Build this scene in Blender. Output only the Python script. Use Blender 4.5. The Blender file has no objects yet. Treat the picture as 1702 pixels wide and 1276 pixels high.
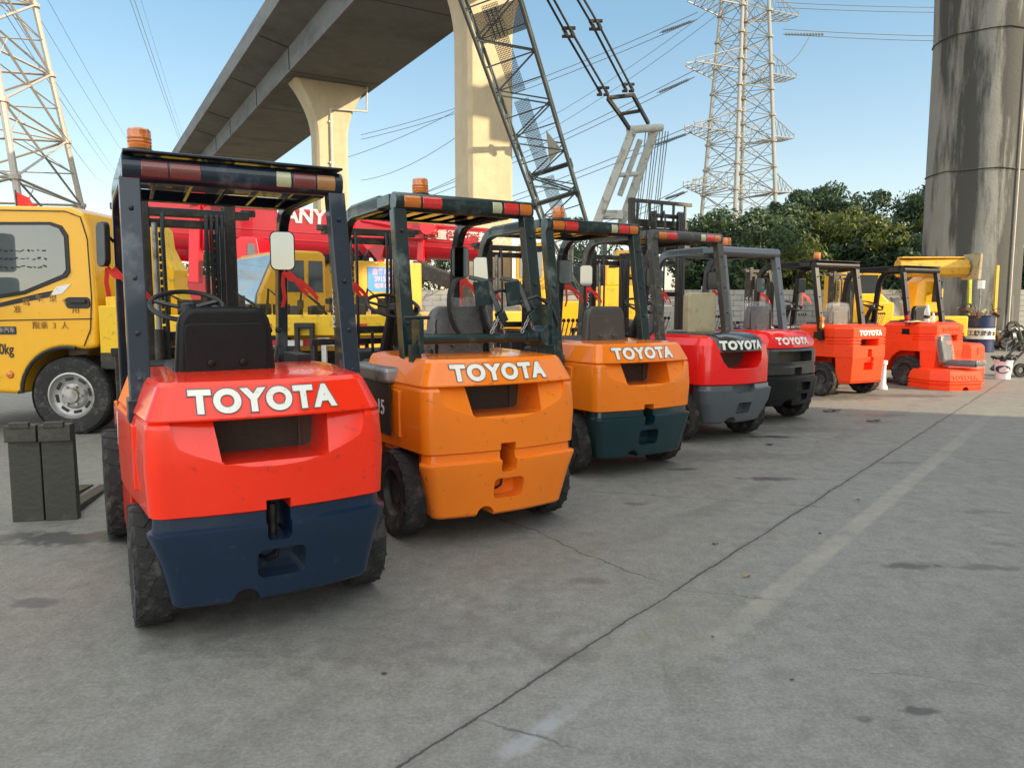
import bpy, bmesh, math, random
import numpy as np
from mathutils import Vector, Matrix
from mathutils.bvhtree import BVHTree
R = math.radians
random.seed(7)
S = bpy.context.scene
COL = S.collection
# ---------------------------------------------------------------- camera, world, sun, exposure
cd = bpy.data.cameras.new("camera"); cam = bpy.data.objects.new("camera", cd); COL.objects.link(cam)
cam.location = (0, 0, 1.4); cam.rotation_euler = (R(90 - 5.97), 0, 0)
cd.sensor_width = 36; cd.lens = 26.31; cd.clip_start = .05; cd.clip_end = 3000
S.camera = cam
S.render.resolution_x = 1024; S.render.resolution_y = 767
SKY_SAT, SKY_VAL, SKY_FILL, MIST = 1.42, 1.20, (5.2, 4.85, 4.2), (.60, .34, .22)
W = bpy.data.worlds.new("World"); S.world = W; W.use_nodes = True
wn = W.node_tree; wn.nodes.clear()
sky = wn.nodes.new('ShaderNodeTexSky'); sky.sky_type = 'NISHITA'; sky.sun_disc = False
SUN_AZ, SUN_EL = 112, 22            # azimuth clockwise from the view direction
sky.sun_elevation = R(SUN_EL); sky.sun_rotation = R(SUN_AZ)
sky.air_density = 1.0; sky.dust_density = .3; sky.ozone_density = 1.0
bg = wn.nodes.new('ShaderNodeBackground'); bg.inputs['Strength'].default_value = .15
wo = wn.nodes.new('ShaderNodeOutputWorld')
# clear blue low sky; unseen fill glow added high overhead (above 30 degrees) and behind the camera to brighten the yard
hs_ = wn.nodes.new('ShaderNodeHueSaturation'); hs_.inputs['Hue'].default_value = .49; hs_.inputs['Saturation'].default_value = SKY_SAT; hs_.inputs['Value'].default_value = SKY_VAL
wga = wn.nodes.new('ShaderNodeGamma'); wga.inputs['Gamma'].default_value = .62; wn.links.new(sky.outputs[0], wga.inputs['Color']); wn.links.new(wga.outputs[0], hs_.inputs['Color'])
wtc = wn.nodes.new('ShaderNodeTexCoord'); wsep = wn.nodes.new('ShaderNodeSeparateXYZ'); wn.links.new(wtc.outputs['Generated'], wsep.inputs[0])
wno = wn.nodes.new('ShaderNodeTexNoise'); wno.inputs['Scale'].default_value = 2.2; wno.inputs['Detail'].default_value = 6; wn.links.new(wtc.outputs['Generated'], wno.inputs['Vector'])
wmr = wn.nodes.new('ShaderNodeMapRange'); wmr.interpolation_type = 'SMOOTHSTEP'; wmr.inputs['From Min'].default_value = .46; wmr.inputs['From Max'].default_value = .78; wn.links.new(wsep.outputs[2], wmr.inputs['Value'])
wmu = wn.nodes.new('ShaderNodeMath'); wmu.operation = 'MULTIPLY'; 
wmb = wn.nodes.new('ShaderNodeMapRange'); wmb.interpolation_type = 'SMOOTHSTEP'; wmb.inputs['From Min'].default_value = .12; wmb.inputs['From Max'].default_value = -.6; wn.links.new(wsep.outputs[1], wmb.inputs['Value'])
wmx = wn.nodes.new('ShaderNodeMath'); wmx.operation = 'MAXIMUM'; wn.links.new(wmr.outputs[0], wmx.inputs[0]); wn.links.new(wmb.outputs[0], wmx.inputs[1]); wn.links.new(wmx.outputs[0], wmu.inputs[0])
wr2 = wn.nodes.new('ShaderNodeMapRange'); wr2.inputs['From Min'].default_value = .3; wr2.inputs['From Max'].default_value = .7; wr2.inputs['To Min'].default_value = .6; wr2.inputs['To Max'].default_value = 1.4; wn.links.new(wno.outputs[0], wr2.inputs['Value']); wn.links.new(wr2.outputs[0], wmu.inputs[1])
wve = wn.nodes.new('ShaderNodeVectorMath'); wve.operation = 'SCALE'; wve.inputs[0].default_value = SKY_FILL; wn.links.new(wmu.outputs[0], wve.inputs['Scale'])
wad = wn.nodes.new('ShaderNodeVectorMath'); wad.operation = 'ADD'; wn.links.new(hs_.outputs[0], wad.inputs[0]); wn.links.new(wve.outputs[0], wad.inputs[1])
whz = wn.nodes.new('ShaderNodeMapRange'); whz.inputs['From Min'].default_value = .34; whz.inputs['From Max'].default_value = 0.; wn.links.new(wsep.outputs[2], whz.inputs['Value'])
wmi = wn.nodes.new('ShaderNodeVectorMath'); wmi.operation = 'SCALE'; wmi.inputs[0].default_value = MIST; wn.links.new(whz.outputs[0], wmi.inputs['Scale'])
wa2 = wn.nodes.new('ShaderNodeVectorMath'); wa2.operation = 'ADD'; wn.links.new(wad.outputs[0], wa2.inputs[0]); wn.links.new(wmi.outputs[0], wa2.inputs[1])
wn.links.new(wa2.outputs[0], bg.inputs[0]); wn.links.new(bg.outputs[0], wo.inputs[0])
sd = bpy.data.lights.new("sun", 'SUN'); sun = bpy.data.objects.new("sun", sd); COL.objects.link(sun)
sd.energy = 4.1; sd.angle = R(.5); sd.color = (1, .80, .52)
sv = Vector((math.sin(R(SUN_AZ)) * math.cos(R(SUN_EL)), math.cos(R(SUN_AZ)) * math.cos(R(SUN_EL)), math.sin(R(SUN_EL))))
sun.rotation_euler = sv.to_track_quat('Z', 'Y').to_euler()
S.view_settings.view_transform = 'Standard'; S.view_settings.look = 'None'
S.view_settings.gamma = 1; S.view_settings.exposure = 1.0
S.render.engine = 'CYCLES'

# ---------------------------------------------------------------- helpers
def tag(o, label=None, cat=None, group=None, kind=None):
    if label: o['label'] = label
    if cat: o['category'] = cat
    if group: o['group'] = group
    if kind: o['kind'] = kind
    return o
def empty(name, loc, label, cat, group=None, rz=0, s=1):
    o = bpy.data.objects.new(name, None); COL.objects.link(o); o.empty_display_size = .2
    o.location = loc; o.rotation_euler = (0, 0, rz); o.scale = (s, s, s)
    return tag(o, label, cat, group)
def rot(rx=0, ry=0, rz=0):
    return Matrix.Rotation(rz, 3, 'Z') @ Matrix.Rotation(ry, 3, 'Y') @ Matrix.Rotation(rx, 3, 'X')
class MB:
    def __init__(s): s.v = []; s.f = []; s.m = []
    def add(s, vs, fs, mi=0):
        n = len(s.v); s.v += [tuple(v) for v in vs]; s.f += [tuple(i + n for i in f) for f in fs]; s.m += [mi] * len(fs)
        return s
    def box(s, c, d, r=None, mi=0):
        c = Vector(c); h = Vector(d) / 2; vs = []
        for z in (-1, 1):
            for x, y in ((-1, -1), (1, -1), (1, 1), (-1, 1)):
                p = Vector((x * h.x, y * h.y, z * h.z))
                vs.append(c + (r @ p if r is not None else p))
        return s.add(vs, [(3, 2, 1, 0), (4, 5, 6, 7), (0, 1, 5, 4), (1, 2, 6, 5), (2, 3, 7, 6), (3, 0, 4, 7)], mi)
    def bar(s, a, b, w, h, up=(0, 0, 1), mi=0):
        a = Vector(a); b = Vector(b); d = b - a; L = d.length
        if L < 1e-6: return s
        d.normalize(); u = Vector(up)
        if abs(d.dot(u)) > .98: u = Vector((0, 1, 0)) if abs(d.y) < .9 else Vector((1, 0, 0))
        x = d.cross(u).normalized(); z = x.cross(d).normalized()
        r = Matrix((x, d, z)).transposed()
        return s.box((a + b) / 2, (w, L, h), r, mi)
    def tube(s, a, b, r, n=8, r2=None, mi=0, cap=True):
        a = Vector(a); b = Vector(b); d = (b - a)
        if d.length < 1e-6: return s
        d.normalize(); u = Vector((0, 0, 1)) if abs(d.z) < .95 else Vector((1, 0, 0))
        x = d.cross(u).normalized(); y = x.cross(d).normalized(); r2 = r if r2 is None else r2
        vs = []
        for p, q in ((a, r), (b, r2)):
            for i in range(n):
                t = 2 * math.pi * i / n; vs.append(p + x * (q * math.cos(t)) + y * (q * math.sin(t)))
        fs = [(i, (i + 1) % n, n + (i + 1) % n, n + i) for i in range(n)]
        if cap: fs += [tuple(range(n - 1, -1, -1)), tuple(range(n, 2 * n))]
        return s.add(vs, fs, mi)
    def path(s, pts, r, n=6, mi=0, closed=False):
        pts = [Vector(p) for p in pts]; N = len(pts); vs = []; prev = None
        for i, p in enumerate(pts):
            if closed: d = pts[(i + 1) % N] - pts[i - 1]
            else: d = pts[min(i + 1, N - 1)] - pts[max(i - 1, 0)]
            d.normalize()
            if prev is None:
                u = Vector((0, 0, 1)) if abs(d.z) < .9 else Vector((1, 0, 0)); x = d.cross(u).normalized()
            else: x = (prev - d * prev.dot(d)).normalized()
            prev = x; y = d.cross(x); rr = r[i] if isinstance(r, (list, tuple)) else r
            for k in range(n):
                t = 2 * math.pi * k / n; vs.append(p + x * (rr * math.cos(t)) + y * (rr * math.sin(t)))
        fs = []
        for i in range(N if closed else N - 1):
            j = (i + 1) % N
            for k in range(n): fs.append((i * n + k, i * n + (k + 1) % n, j * n + (k + 1) % n, j * n + k))
        if not closed: fs += [tuple(range(n - 1, -1, -1)), tuple(range((N - 1) * n, N * n))]
        return s.add(vs, fs, mi)
    def ribbon(s, pts, w, t, side, mi=0):
        "flat bar of width w (along side) and thickness t swept along pts"
        pts = [Vector(p) for p in pts]; side = Vector(side).normalized(); vs = []; N = len(pts)
        for i, p in enumerate(pts):
            d = (pts[min(i + 1, N - 1)] - pts[max(i - 1, 0)]).normalized(); nn = d.cross(side).normalized()
            for a, b in ((-1, -1), (1, -1), (1, 1), (-1, 1)): vs.append(p + side * (a * w / 2) + nn * (b * t / 2))
        fs = [(3, 2, 1, 0), tuple((N - 1) * 4 + k for k in range(4))]
        for i in range(N - 1):
            for k in range(4): fs.append((i * 4 + k, i * 4 + (k + 1) % 4, i * 4 + 4 + (k + 1) % 4, i * 4 + 4 + k))
        return s.add(vs, fs, mi)
    def prism(s, poly, ax, d0, d1, mi=0):
        "poly in the two other axes; ax 0: (y,z), 1: (x,z), 2: (x,y)"
        def P(q, d):
            if ax == 0: return (d, q[0], q[1])
            if ax == 1: return (q[0], d, q[1])
            return (q[0], q[1], d)
        n = len(poly); vs = [P(q, d0) for q in poly] + [P(q, d1) for q in poly]
        fs = [tuple(range(n)), tuple(range(2 * n - 1, n - 1, -1))] + [(i, n + i, n + (i + 1) % n, (i + 1) % n) for i in range(n)]
        return s.add(vs, fs, mi)
    def lathe(s, prof, c, ax=2, n=32, mi=0, close=False):
        "prof (r, h) about axis ax through c"
        c = Vector(c); vs = []; m = len(prof)
        for i in range(n):
            t = 2 * math.pi * i / n; a, b = math.cos(t), math.sin(t)
            for r, h in prof:
                q = (r * a, r * b, h) if ax == 2 else ((h, r * a, r * b) if ax == 0 else (r * b, h, r * a))
                vs.append(c + Vector(q))
        fs = []
        for i in range(n):
            j = (i + 1) % n
            for k in range(m if close else m - 1):
                l = (k + 1) % m; fs.append((i * m + k, j * m + k, j * m + l, i * m + l))
        return s.add(vs, fs, mi)
    def loft(s, rings, mi=0, cap=True):
        n = len(rings[0]); vs = [p for r in rings for p in r]; fs = []
        for i in range(len(rings) - 1):
            for k in range(n): fs.append((i * n + k, i * n + (k + 1) % n, (i + 1) * n + (k + 1) % n, (i + 1) * n + k))
        if cap: fs += [tuple(range(n - 1, -1, -1)), tuple((len(rings) - 1) * n + k for k in range(n))]
        return s.add(vs, fs, mi)
    def build(s, name, mat, parent=None, bevel=0, smooth=35, loc=None, seg=2):
        me = bpy.data.meshes.new(name); me.from_pydata([tuple(v) for v in s.v], [], s.f)
        mats = mat if isinstance(mat, (list, tuple)) else [mat]
        for m in mats: me.materials.append(m)
        if len(mats) > 1: me.polygons.foreach_set('material_index', s.m)
        bm = bmesh.new(); bm.from_mesh(me); bmesh.ops.recalc_face_normals(bm, faces=bm.faces); bm.to_mesh(me); bm.free()
        if smooth:
            me.polygons.foreach_set('use_smooth', [True] * len(me.polygons)); me.set_sharp_from_angle(angle=R(smooth))
        o = bpy.data.objects.new(name, me); COL.objects.link(o)
        if parent: o.parent = parent
        if loc: o.location = loc
        if bevel:
            b = o.modifiers.new("bevel", 'BEVEL'); b.width = bevel; b.segments = seg; b.limit_method = 'ANGLE'; b.angle_limit = R(38)
            b.harden_normals = True
        return o
def rrect(cx, cy, w, h, r, n=4):
    out = []
    for sx, sy, a0 in ((1, 1, 0), (-1, 1, 90), (-1, -1, 180), (1, -1, 270)):
        for i in range(n + 1):
            a = R(a0 + 90 * i / n); out.append((cx + sx * (w / 2 - r) + r * math.cos(a), cy + sy * (h / 2 - r) + r * math.sin(a)))
    return out
def _vol(me):
    bm = bmesh.new(); bm.from_mesh(me); v = abs(bm.calc_volume()); bm.free(); return v
def boolcut(o, cutters, angle=14):
    "subtracts the cutters one by one; a failed exact boolean is retried with a sub-millimetre nudge"
    bm = bmesh.new(); bm.from_mesh(o.data); bmesh.ops.triangulate(bm, faces=[f for f in bm.faces if len(f.verts) == 4]); bmesh.ops.recalc_face_normals(bm, faces=bm.faces); bm.to_mesh(o.data); bm.free()
    for c in cutters:
        v0 = _vol(o.data); good = None; c.parent = o.parent
        for k in range(6):
            m = o.modifiers.new("cut", 'BOOLEAN'); m.operation = 'DIFFERENCE'; m.solver = 'EXACT'; m.object = c; m.use_self = k > 3
            dg = bpy.context.evaluated_depsgraph_get(); dg.update(); me = bpy.data.meshes.new_from_object(o.evaluated_get(dg)); o.modifiers.clear()
            v1 = _vol(me)
            if len(me.vertices) > 8 and .6 * v0 < v1 < v0 * .99995: good = me; break
            bpy.data.meshes.remove(me); c.location = (.0004 * (k + 1), .0003, .0005 * (k + 1)); c.rotation_euler = (.0006 * (k + 1), .0004 * k, .0005)
        if good: old = o.data; o.data = good; bpy.data.meshes.remove(old)
        else: print('BOOLEAN FAILED', o.name, o.parent and o.parent.get('label'), v0, v1)
        d = c.data; bpy.data.objects.remove(c); bpy.data.meshes.remove(d)
    me = o.data
    bm = bmesh.new(); bm.from_mesh(me); bmesh.ops.remove_doubles(bm, verts=bm.verts, dist=.0002); bm.to_mesh(me); bm.free()
    me.polygons.foreach_set('use_smooth', [True] * len(me.polygons)); me.set_sharp_from_angle(angle=R(angle))
    return o
def bvl(o, w, seg=2, ang=38):
    b = o.modifiers.new("bevel", 'BEVEL'); b.width = w; b.segments = seg; b.limit_method = 'ANGLE'; b.angle_limit = R(ang); b.harden_normals = True; b.loop_slide = False

# ---- text as geometry
def textmesh(txt, size, off=0., ext=.002, sx=1., align='CENTER', spacing=1.):
    cu = bpy.data.curves.new("lettering", 'FONT'); cu.body = txt; cu.size = size; cu.offset = off; cu.extrude = ext
    cu.align_x = align; cu.align_y = 'CENTER'; cu.space_character = spacing; cu.resolution_u = 8
    o = bpy.data.objects.new("lettering", cu); COL.objects.link(o)
    dg = bpy.context.evaluated_depsgraph_get(); dg.update()
    me = bpy.data.meshes.new_from_object(o.evaluated_get(dg))
    bpy.data.objects.remove(o); bpy.data.curves.remove(cu)
    me.materials.clear()
    for v in me.vertices: v.co.x *= sx
    return me
def wrap_text(txt, size, target, cx, cz, mat, off=.0, lift=.004, sx=1., spacing=1., name='lettering', parent=None, slant=0.):
    "projects raised letters along local +Y on the rear surface of target"
    me = textmesh(txt, size, off, .002, sx, spacing=spacing)
    bv = BVHTree.FromPolygons([v.co.copy() for v in target.data.vertices], [tuple(p.vertices) for p in target.data.polygons])
    # smoothed surface samples: fit y = a + b x + c x^2 + d z on the letters' footprint
    A = []; Bv = []
    xs = [v.co.x for v in me.vertices]; zs = [v.co.y for v in me.vertices]
    for i in range(13):
        for j in range(4):
            x = cx + min(xs) + (max(xs) - min(xs)) * i / 12; z = cz + min(zs) + (max(zs) - min(zs)) * j / 3
            h = bv.ray_cast(Vector((x, -3, z)), Vector((0, 1, 0)))
            if h[0] is not None and h[0].y < 0: A.append((1, x, x * x, x ** 4, z)); Bv.append(h[0].y)
    k = np.linalg.lstsq(np.array(A), np.array(Bv), rcond=None)[0]
    for v in me.vertices:
        x = cx + v.co.x; z = cz + v.co.y + slant * v.co.x
        y = k[0] + k[1] * x + k[2] * x * x + k[3] * x ** 4 + k[4] * z
        v.co = Vector((x, y - lift - v.co.z, z))
    me.materials.append(mat)
    o = bpy.data.objects.new(name, me); COL.objects.link(o); o.parent = parent or target
    return o
def sign_text(txt, size, loc, rotm, mat, parent, off=.0, sx=1., name='lettering', ext=.003, spacing=1.):
    me = textmesh(txt, size, off, ext, sx, spacing=spacing)
    for v in me.vertices: v.co = Vector(loc) + rotm @ v.co
    me.materials.append(mat)
    o = bpy.data.objects.new(name, me); COL.objects.link(o); o.parent = parent
    return o
FRONT = rot(rx=R(90))                      # text facing -Y
# ---- materials
def nd(nt, t, **k):
    n = nt.nodes.new(t)
    for a, b in k.items(): setattr(n, a, b)
    return n
def mat(name, col, rough=.5, metal=0., coat=0., var=.12, scale=6., bump=0., bscale=40., dirt=None, dirt_amt=.0, dirt_scale=5., spec=.5, rvar=.08, trans=0., alpha=1., emit=None, est=0.):
    m = bpy.data.materials.new(name); m.use_nodes = True; nt = m.node_tree; p = nt.nodes['Principled BSDF']; L = nt.links.new
    p.inputs['Roughness'].default_value = rough; p.inputs['Metallic'].default_value = metal
    p.inputs['Coat Weight'].default_value = coat; p.inputs['Coat Roughness'].default_value = .06
    p.inputs['Specular IOR Level'].default_value = spec; p.inputs['Transmission Weight'].default_value = trans
    p.inputs['Alpha'].default_value = alpha
    tc = nd(nt, 'ShaderNodeTexCoord'); n1 = nd(nt, 'ShaderNodeTexNoise'); n1.inputs['Scale'].default_value = scale
    n1.inputs['Detail'].default_value = 6; n1.inputs['Roughness'].default_value = .6; L(tc.outputs['Object'], n1.inputs['Vector'])
    mx = nd(nt, 'ShaderNodeMix', data_type='RGBA'); mx.inputs['A'].default_value = (*[c * (1 - var) for c in col], 1)
    mx.inputs['B'].default_value = (*[min(1, c * (1 + var)) for c in col], 1); L(n1.outputs[0], mx.inputs['Factor'])
    out = mx.outputs['Result']
    if dirt:
        n2 = nd(nt, 'ShaderNodeTexNoise'); n2.inputs['Scale'].default_value = dirt_scale; n2.inputs['Detail'].default_value = 9; n2.inputs['Roughness'].default_value = .7
        L(tc.outputs['Object'], n2.inputs['Vector'])
        cr = nd(nt, 'ShaderNodeMapRange'); cr.inputs['From Min'].default_value = .62 - dirt_amt * .3; cr.inputs['From Max'].default_value = .74 - dirt_amt * .2
        L(n2.outputs[0], cr.inputs['Value'])
        m2 = nd(nt, 'ShaderNodeMix', data_type='RGBA'); L(cr.outputs[0], m2.inputs['Factor']); L(out, m2.inputs['A']); m2.inputs['B'].default_value = (*dirt, 1)
        out = m2.outputs['Result']
    L(out, p.inputs['Base Color'])
    rr = nd(nt, 'ShaderNodeMapRange'); rr.inputs['To Min'].default_value = max(.02, rough - rvar); rr.inputs['To Max'].default_value = min(1, rough + rvar)
    L(n1.outputs[0], rr.inputs['Value']); L(rr.outputs[0], p.inputs['Roughness'])
    if bump:
        n3 = nd(nt, 'ShaderNodeTexNoise'); n3.inputs['Scale'].default_value = bscale; n3.inputs['Detail'].default_value = 5
        L(tc.outputs['Object'], n3.inputs['Vector']); b = nd(nt, 'ShaderNodeBump'); b.inputs['Strength'].default_value = bump; b.inputs['Distance'].default_value = .01
        L(n3.outputs[0], b.inputs['Height']); L(b.outputs[0], p.inputs['Normal'])
    if emit:
        p.inputs['Emission Color'].default_value = (*emit, 1); p.inputs['Emission Strength'].default_value = est
    return m
def paint(name, col, **k):
    a = dict(rough=.22, coat=.5, spec=.35, rvar=.06, var=.05, bump=.035, bscale=14, dirt=tuple(c * .35 + .02 for c in col), dirt_amt=.06, dirt_scale=13); a.update(k)
    return mat(name, col, **a)
M = {}
M['redorange'] = paint('red_orange_paint', (.92, .032, .007))
M['orange'] = paint('orange_paint', (.90, .21, .010))
M['navy'] = paint('navy_paint', (.005, .019, .046), rough=.30, bump=.08, dirt_amt=.10, dirt=(.03, .05, .08))
M['navyframe'] = paint('navy_frame_paint', (.007, .016, .028), rough=.30, dirt=(.08, .095, .105), dirt_amt=.30, dirt_scale=4)
M['teal'] = paint('teal_paint', (.004, .027, .033), rough=.30, bump=.06)
M['greenframe'] = paint('green_frame_paint', (.010, .022, .021), rough=.30, dirt=(.11, .14, .125), dirt_amt=.30, dirt_scale=4)
M['red'] = paint('red_paint', (.86, .014, .012))
M['grey'] = paint('grey_paint', (.085, .098, .11), rough=.36)
M['darkgrey'] = paint('dark_grey_paint', (.035, .036, .034), rough=.26)
M['blackpaint'] = paint('black_paint', (.007, .0075, .009), rough=.34, spec=.25, coat=.2)
M['brownframe'] = paint('weathered_frame_paint', (.055, .05, .042), rough=.5, coat=.2, dirt=(.16, .14, .11), dirt_amt=.3)
M['flatorange'] = paint('orange_red_paint', (.90, .055, .008), rough=.40, coat=.15, spec=.25)
M['yellow'] = paint('yellow_paint', (.84, .42, .012), rough=.33, coat=.5, dirt=(.25, .13, .03), dirt_amt=.12, dirt_scale=5)
M['yellowbed'] = paint('yellow_deck_paint', (.80, .48, .015), rough=.45, coat=.2, dirt=(.2, .13, .05), dirt_amt=.2)
M['cranered'] = paint('crane_red_paint', (.50, .009, .022), rough=.36, coat=.4)
M['black'] = mat('black_plastic', (.012, .012, .013), rough=.45, bump=.1, bscale=120)
M['vinyl'] = mat('black_vinyl', (.006, .006, .006), rough=.45, spec=.3, bump=.12, bscale=60)
M['brownseat'] = mat('worn_brown_vinyl', (.06, .055, .048), rough=.5, dirt=(.12, .11, .09), dirt_amt=.3)
M['beige'] = mat('beige_padding', (.42, .36, .22), rough=.7, dirt=(.24, .19, .10), dirt_amt=.35, dirt_scale=5, bump=.3, bscale=30)
M['rubber'] = mat('tyre_rubber', (.022, .021, .020), rough=.85, var=.25, bump=.4, bscale=60, dirt=(.10, .09, .075), dirt_amt=.35, dirt_scale=12)
M['rim'] = mat('painted_rim', (.03, .03, .03), rough=.5, dirt=(.12, .1, .08), dirt_amt=.3)
M['steelrim'] = mat('silver_rim', (.42, .41, .39), rough=.45, metal=.6, dirt=(.2, .17, .13), dirt_amt=.4)
M['steel'] = mat('worn_steel', (.30, .30, .30), rough=.4, metal=.8, dirt=(.08, .07, .06), dirt_amt=.3)
M['chrome'] = mat('chromed_rod', (.7, .7, .7), rough=.12, metal=1.)
M['iron'] = mat('oily_dark_iron', (.035, .033, .03), rough=.45, metal=.3, bump=.2, bscale=50, dirt=(.10, .085, .06), dirt_amt=.35, dirt_scale=8)
M['forkiron'] = mat('worn_fork_iron', (.045, .045, .035), rough=.5, metal=.2, bump=.3, bscale=40, dirt=(.09, .085, .06), dirt_amt=.3, dirt_scale=4)
M['mirror'] = mat('mirror_glass', (.22, .24, .25), rough=.03, metal=1., var=.02, rvar=.01)
M['glass'] = mat('vehicle_glass', (.05, .06, .06), rough=.06, spec=.8, coat=1., var=.1, rvar=.02)
M['dullyellow'] = paint('dull_yellow_paint', (.60, .32, .022), rough=.4, coat=.3, dirt=(.2, .12, .04), dirt_amt=.2, dirt_scale=4)
M['white'] = mat('white_letter_paint', (.80, .78, .70), rough=.4, var=.05, dirt=(.5, .4, .25), dirt_amt=.15, dirt_scale=30)
M['letterrim'] = mat('grey_letter_edge', (.12, .10, .09), rough=.5)
M['whitepaint'] = mat('white_sheet', (.75, .75, .73), rough=.5, dirt=(.4, .38, .34), dirt_amt=.2)
M['label'] = mat('white_sticker', (.7, .7, .68), rough=.4)
M['fin'] = mat('radiator_fins', (.09, .08, .065), rough=.55, metal=.5, dirt=(.12, .10, .07), dirt_amt=.3, dirt_scale=30)
M['amber'] = mat('amber_lens', (.85, .22, .015), rough=.15, coat=1., trans=.35, var=.2, scale=30)
M['redlens'] = mat('red_lens', (.62, .025, .02), rough=.2, coat=1., var=.3, scale=25)
M['dullredlens'] = mat('faded_red_lens', (.17, .035, .025), rough=.25, coat=.8, var=.35, scale=14)
M['clearlens'] = mat('clear_lens', (.45, .45, .26), rough=.2, coat=1., var=.2, scale=20)
M['ribbon'] = mat('red_ribbon_cloth', (.75, .03, .02), rough=.7)
M['bluesticker'] = mat('blue_sticker', (.03, .22, .62), rough=.45)
M['stickerpink'] = mat('pink_sticker_ink', (.75, .35, .40), rough=.5)
M['ink'] = mat('black_ink', (.02, .02, .02), rough=.5)
M['plastic'] = mat('clear_plastic_wrap', (.55, .56, .56), rough=.12, coat=1., alpha=.22, var=.3, scale=14, bump=1.0, bscale=16)
M['bottle'] = mat('clear_bottle_plastic', (.75, .8, .82), rough=.08, coat=1., alpha=.55, bump=.5, bscale=25)
M['concrete_p'] = None
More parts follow.
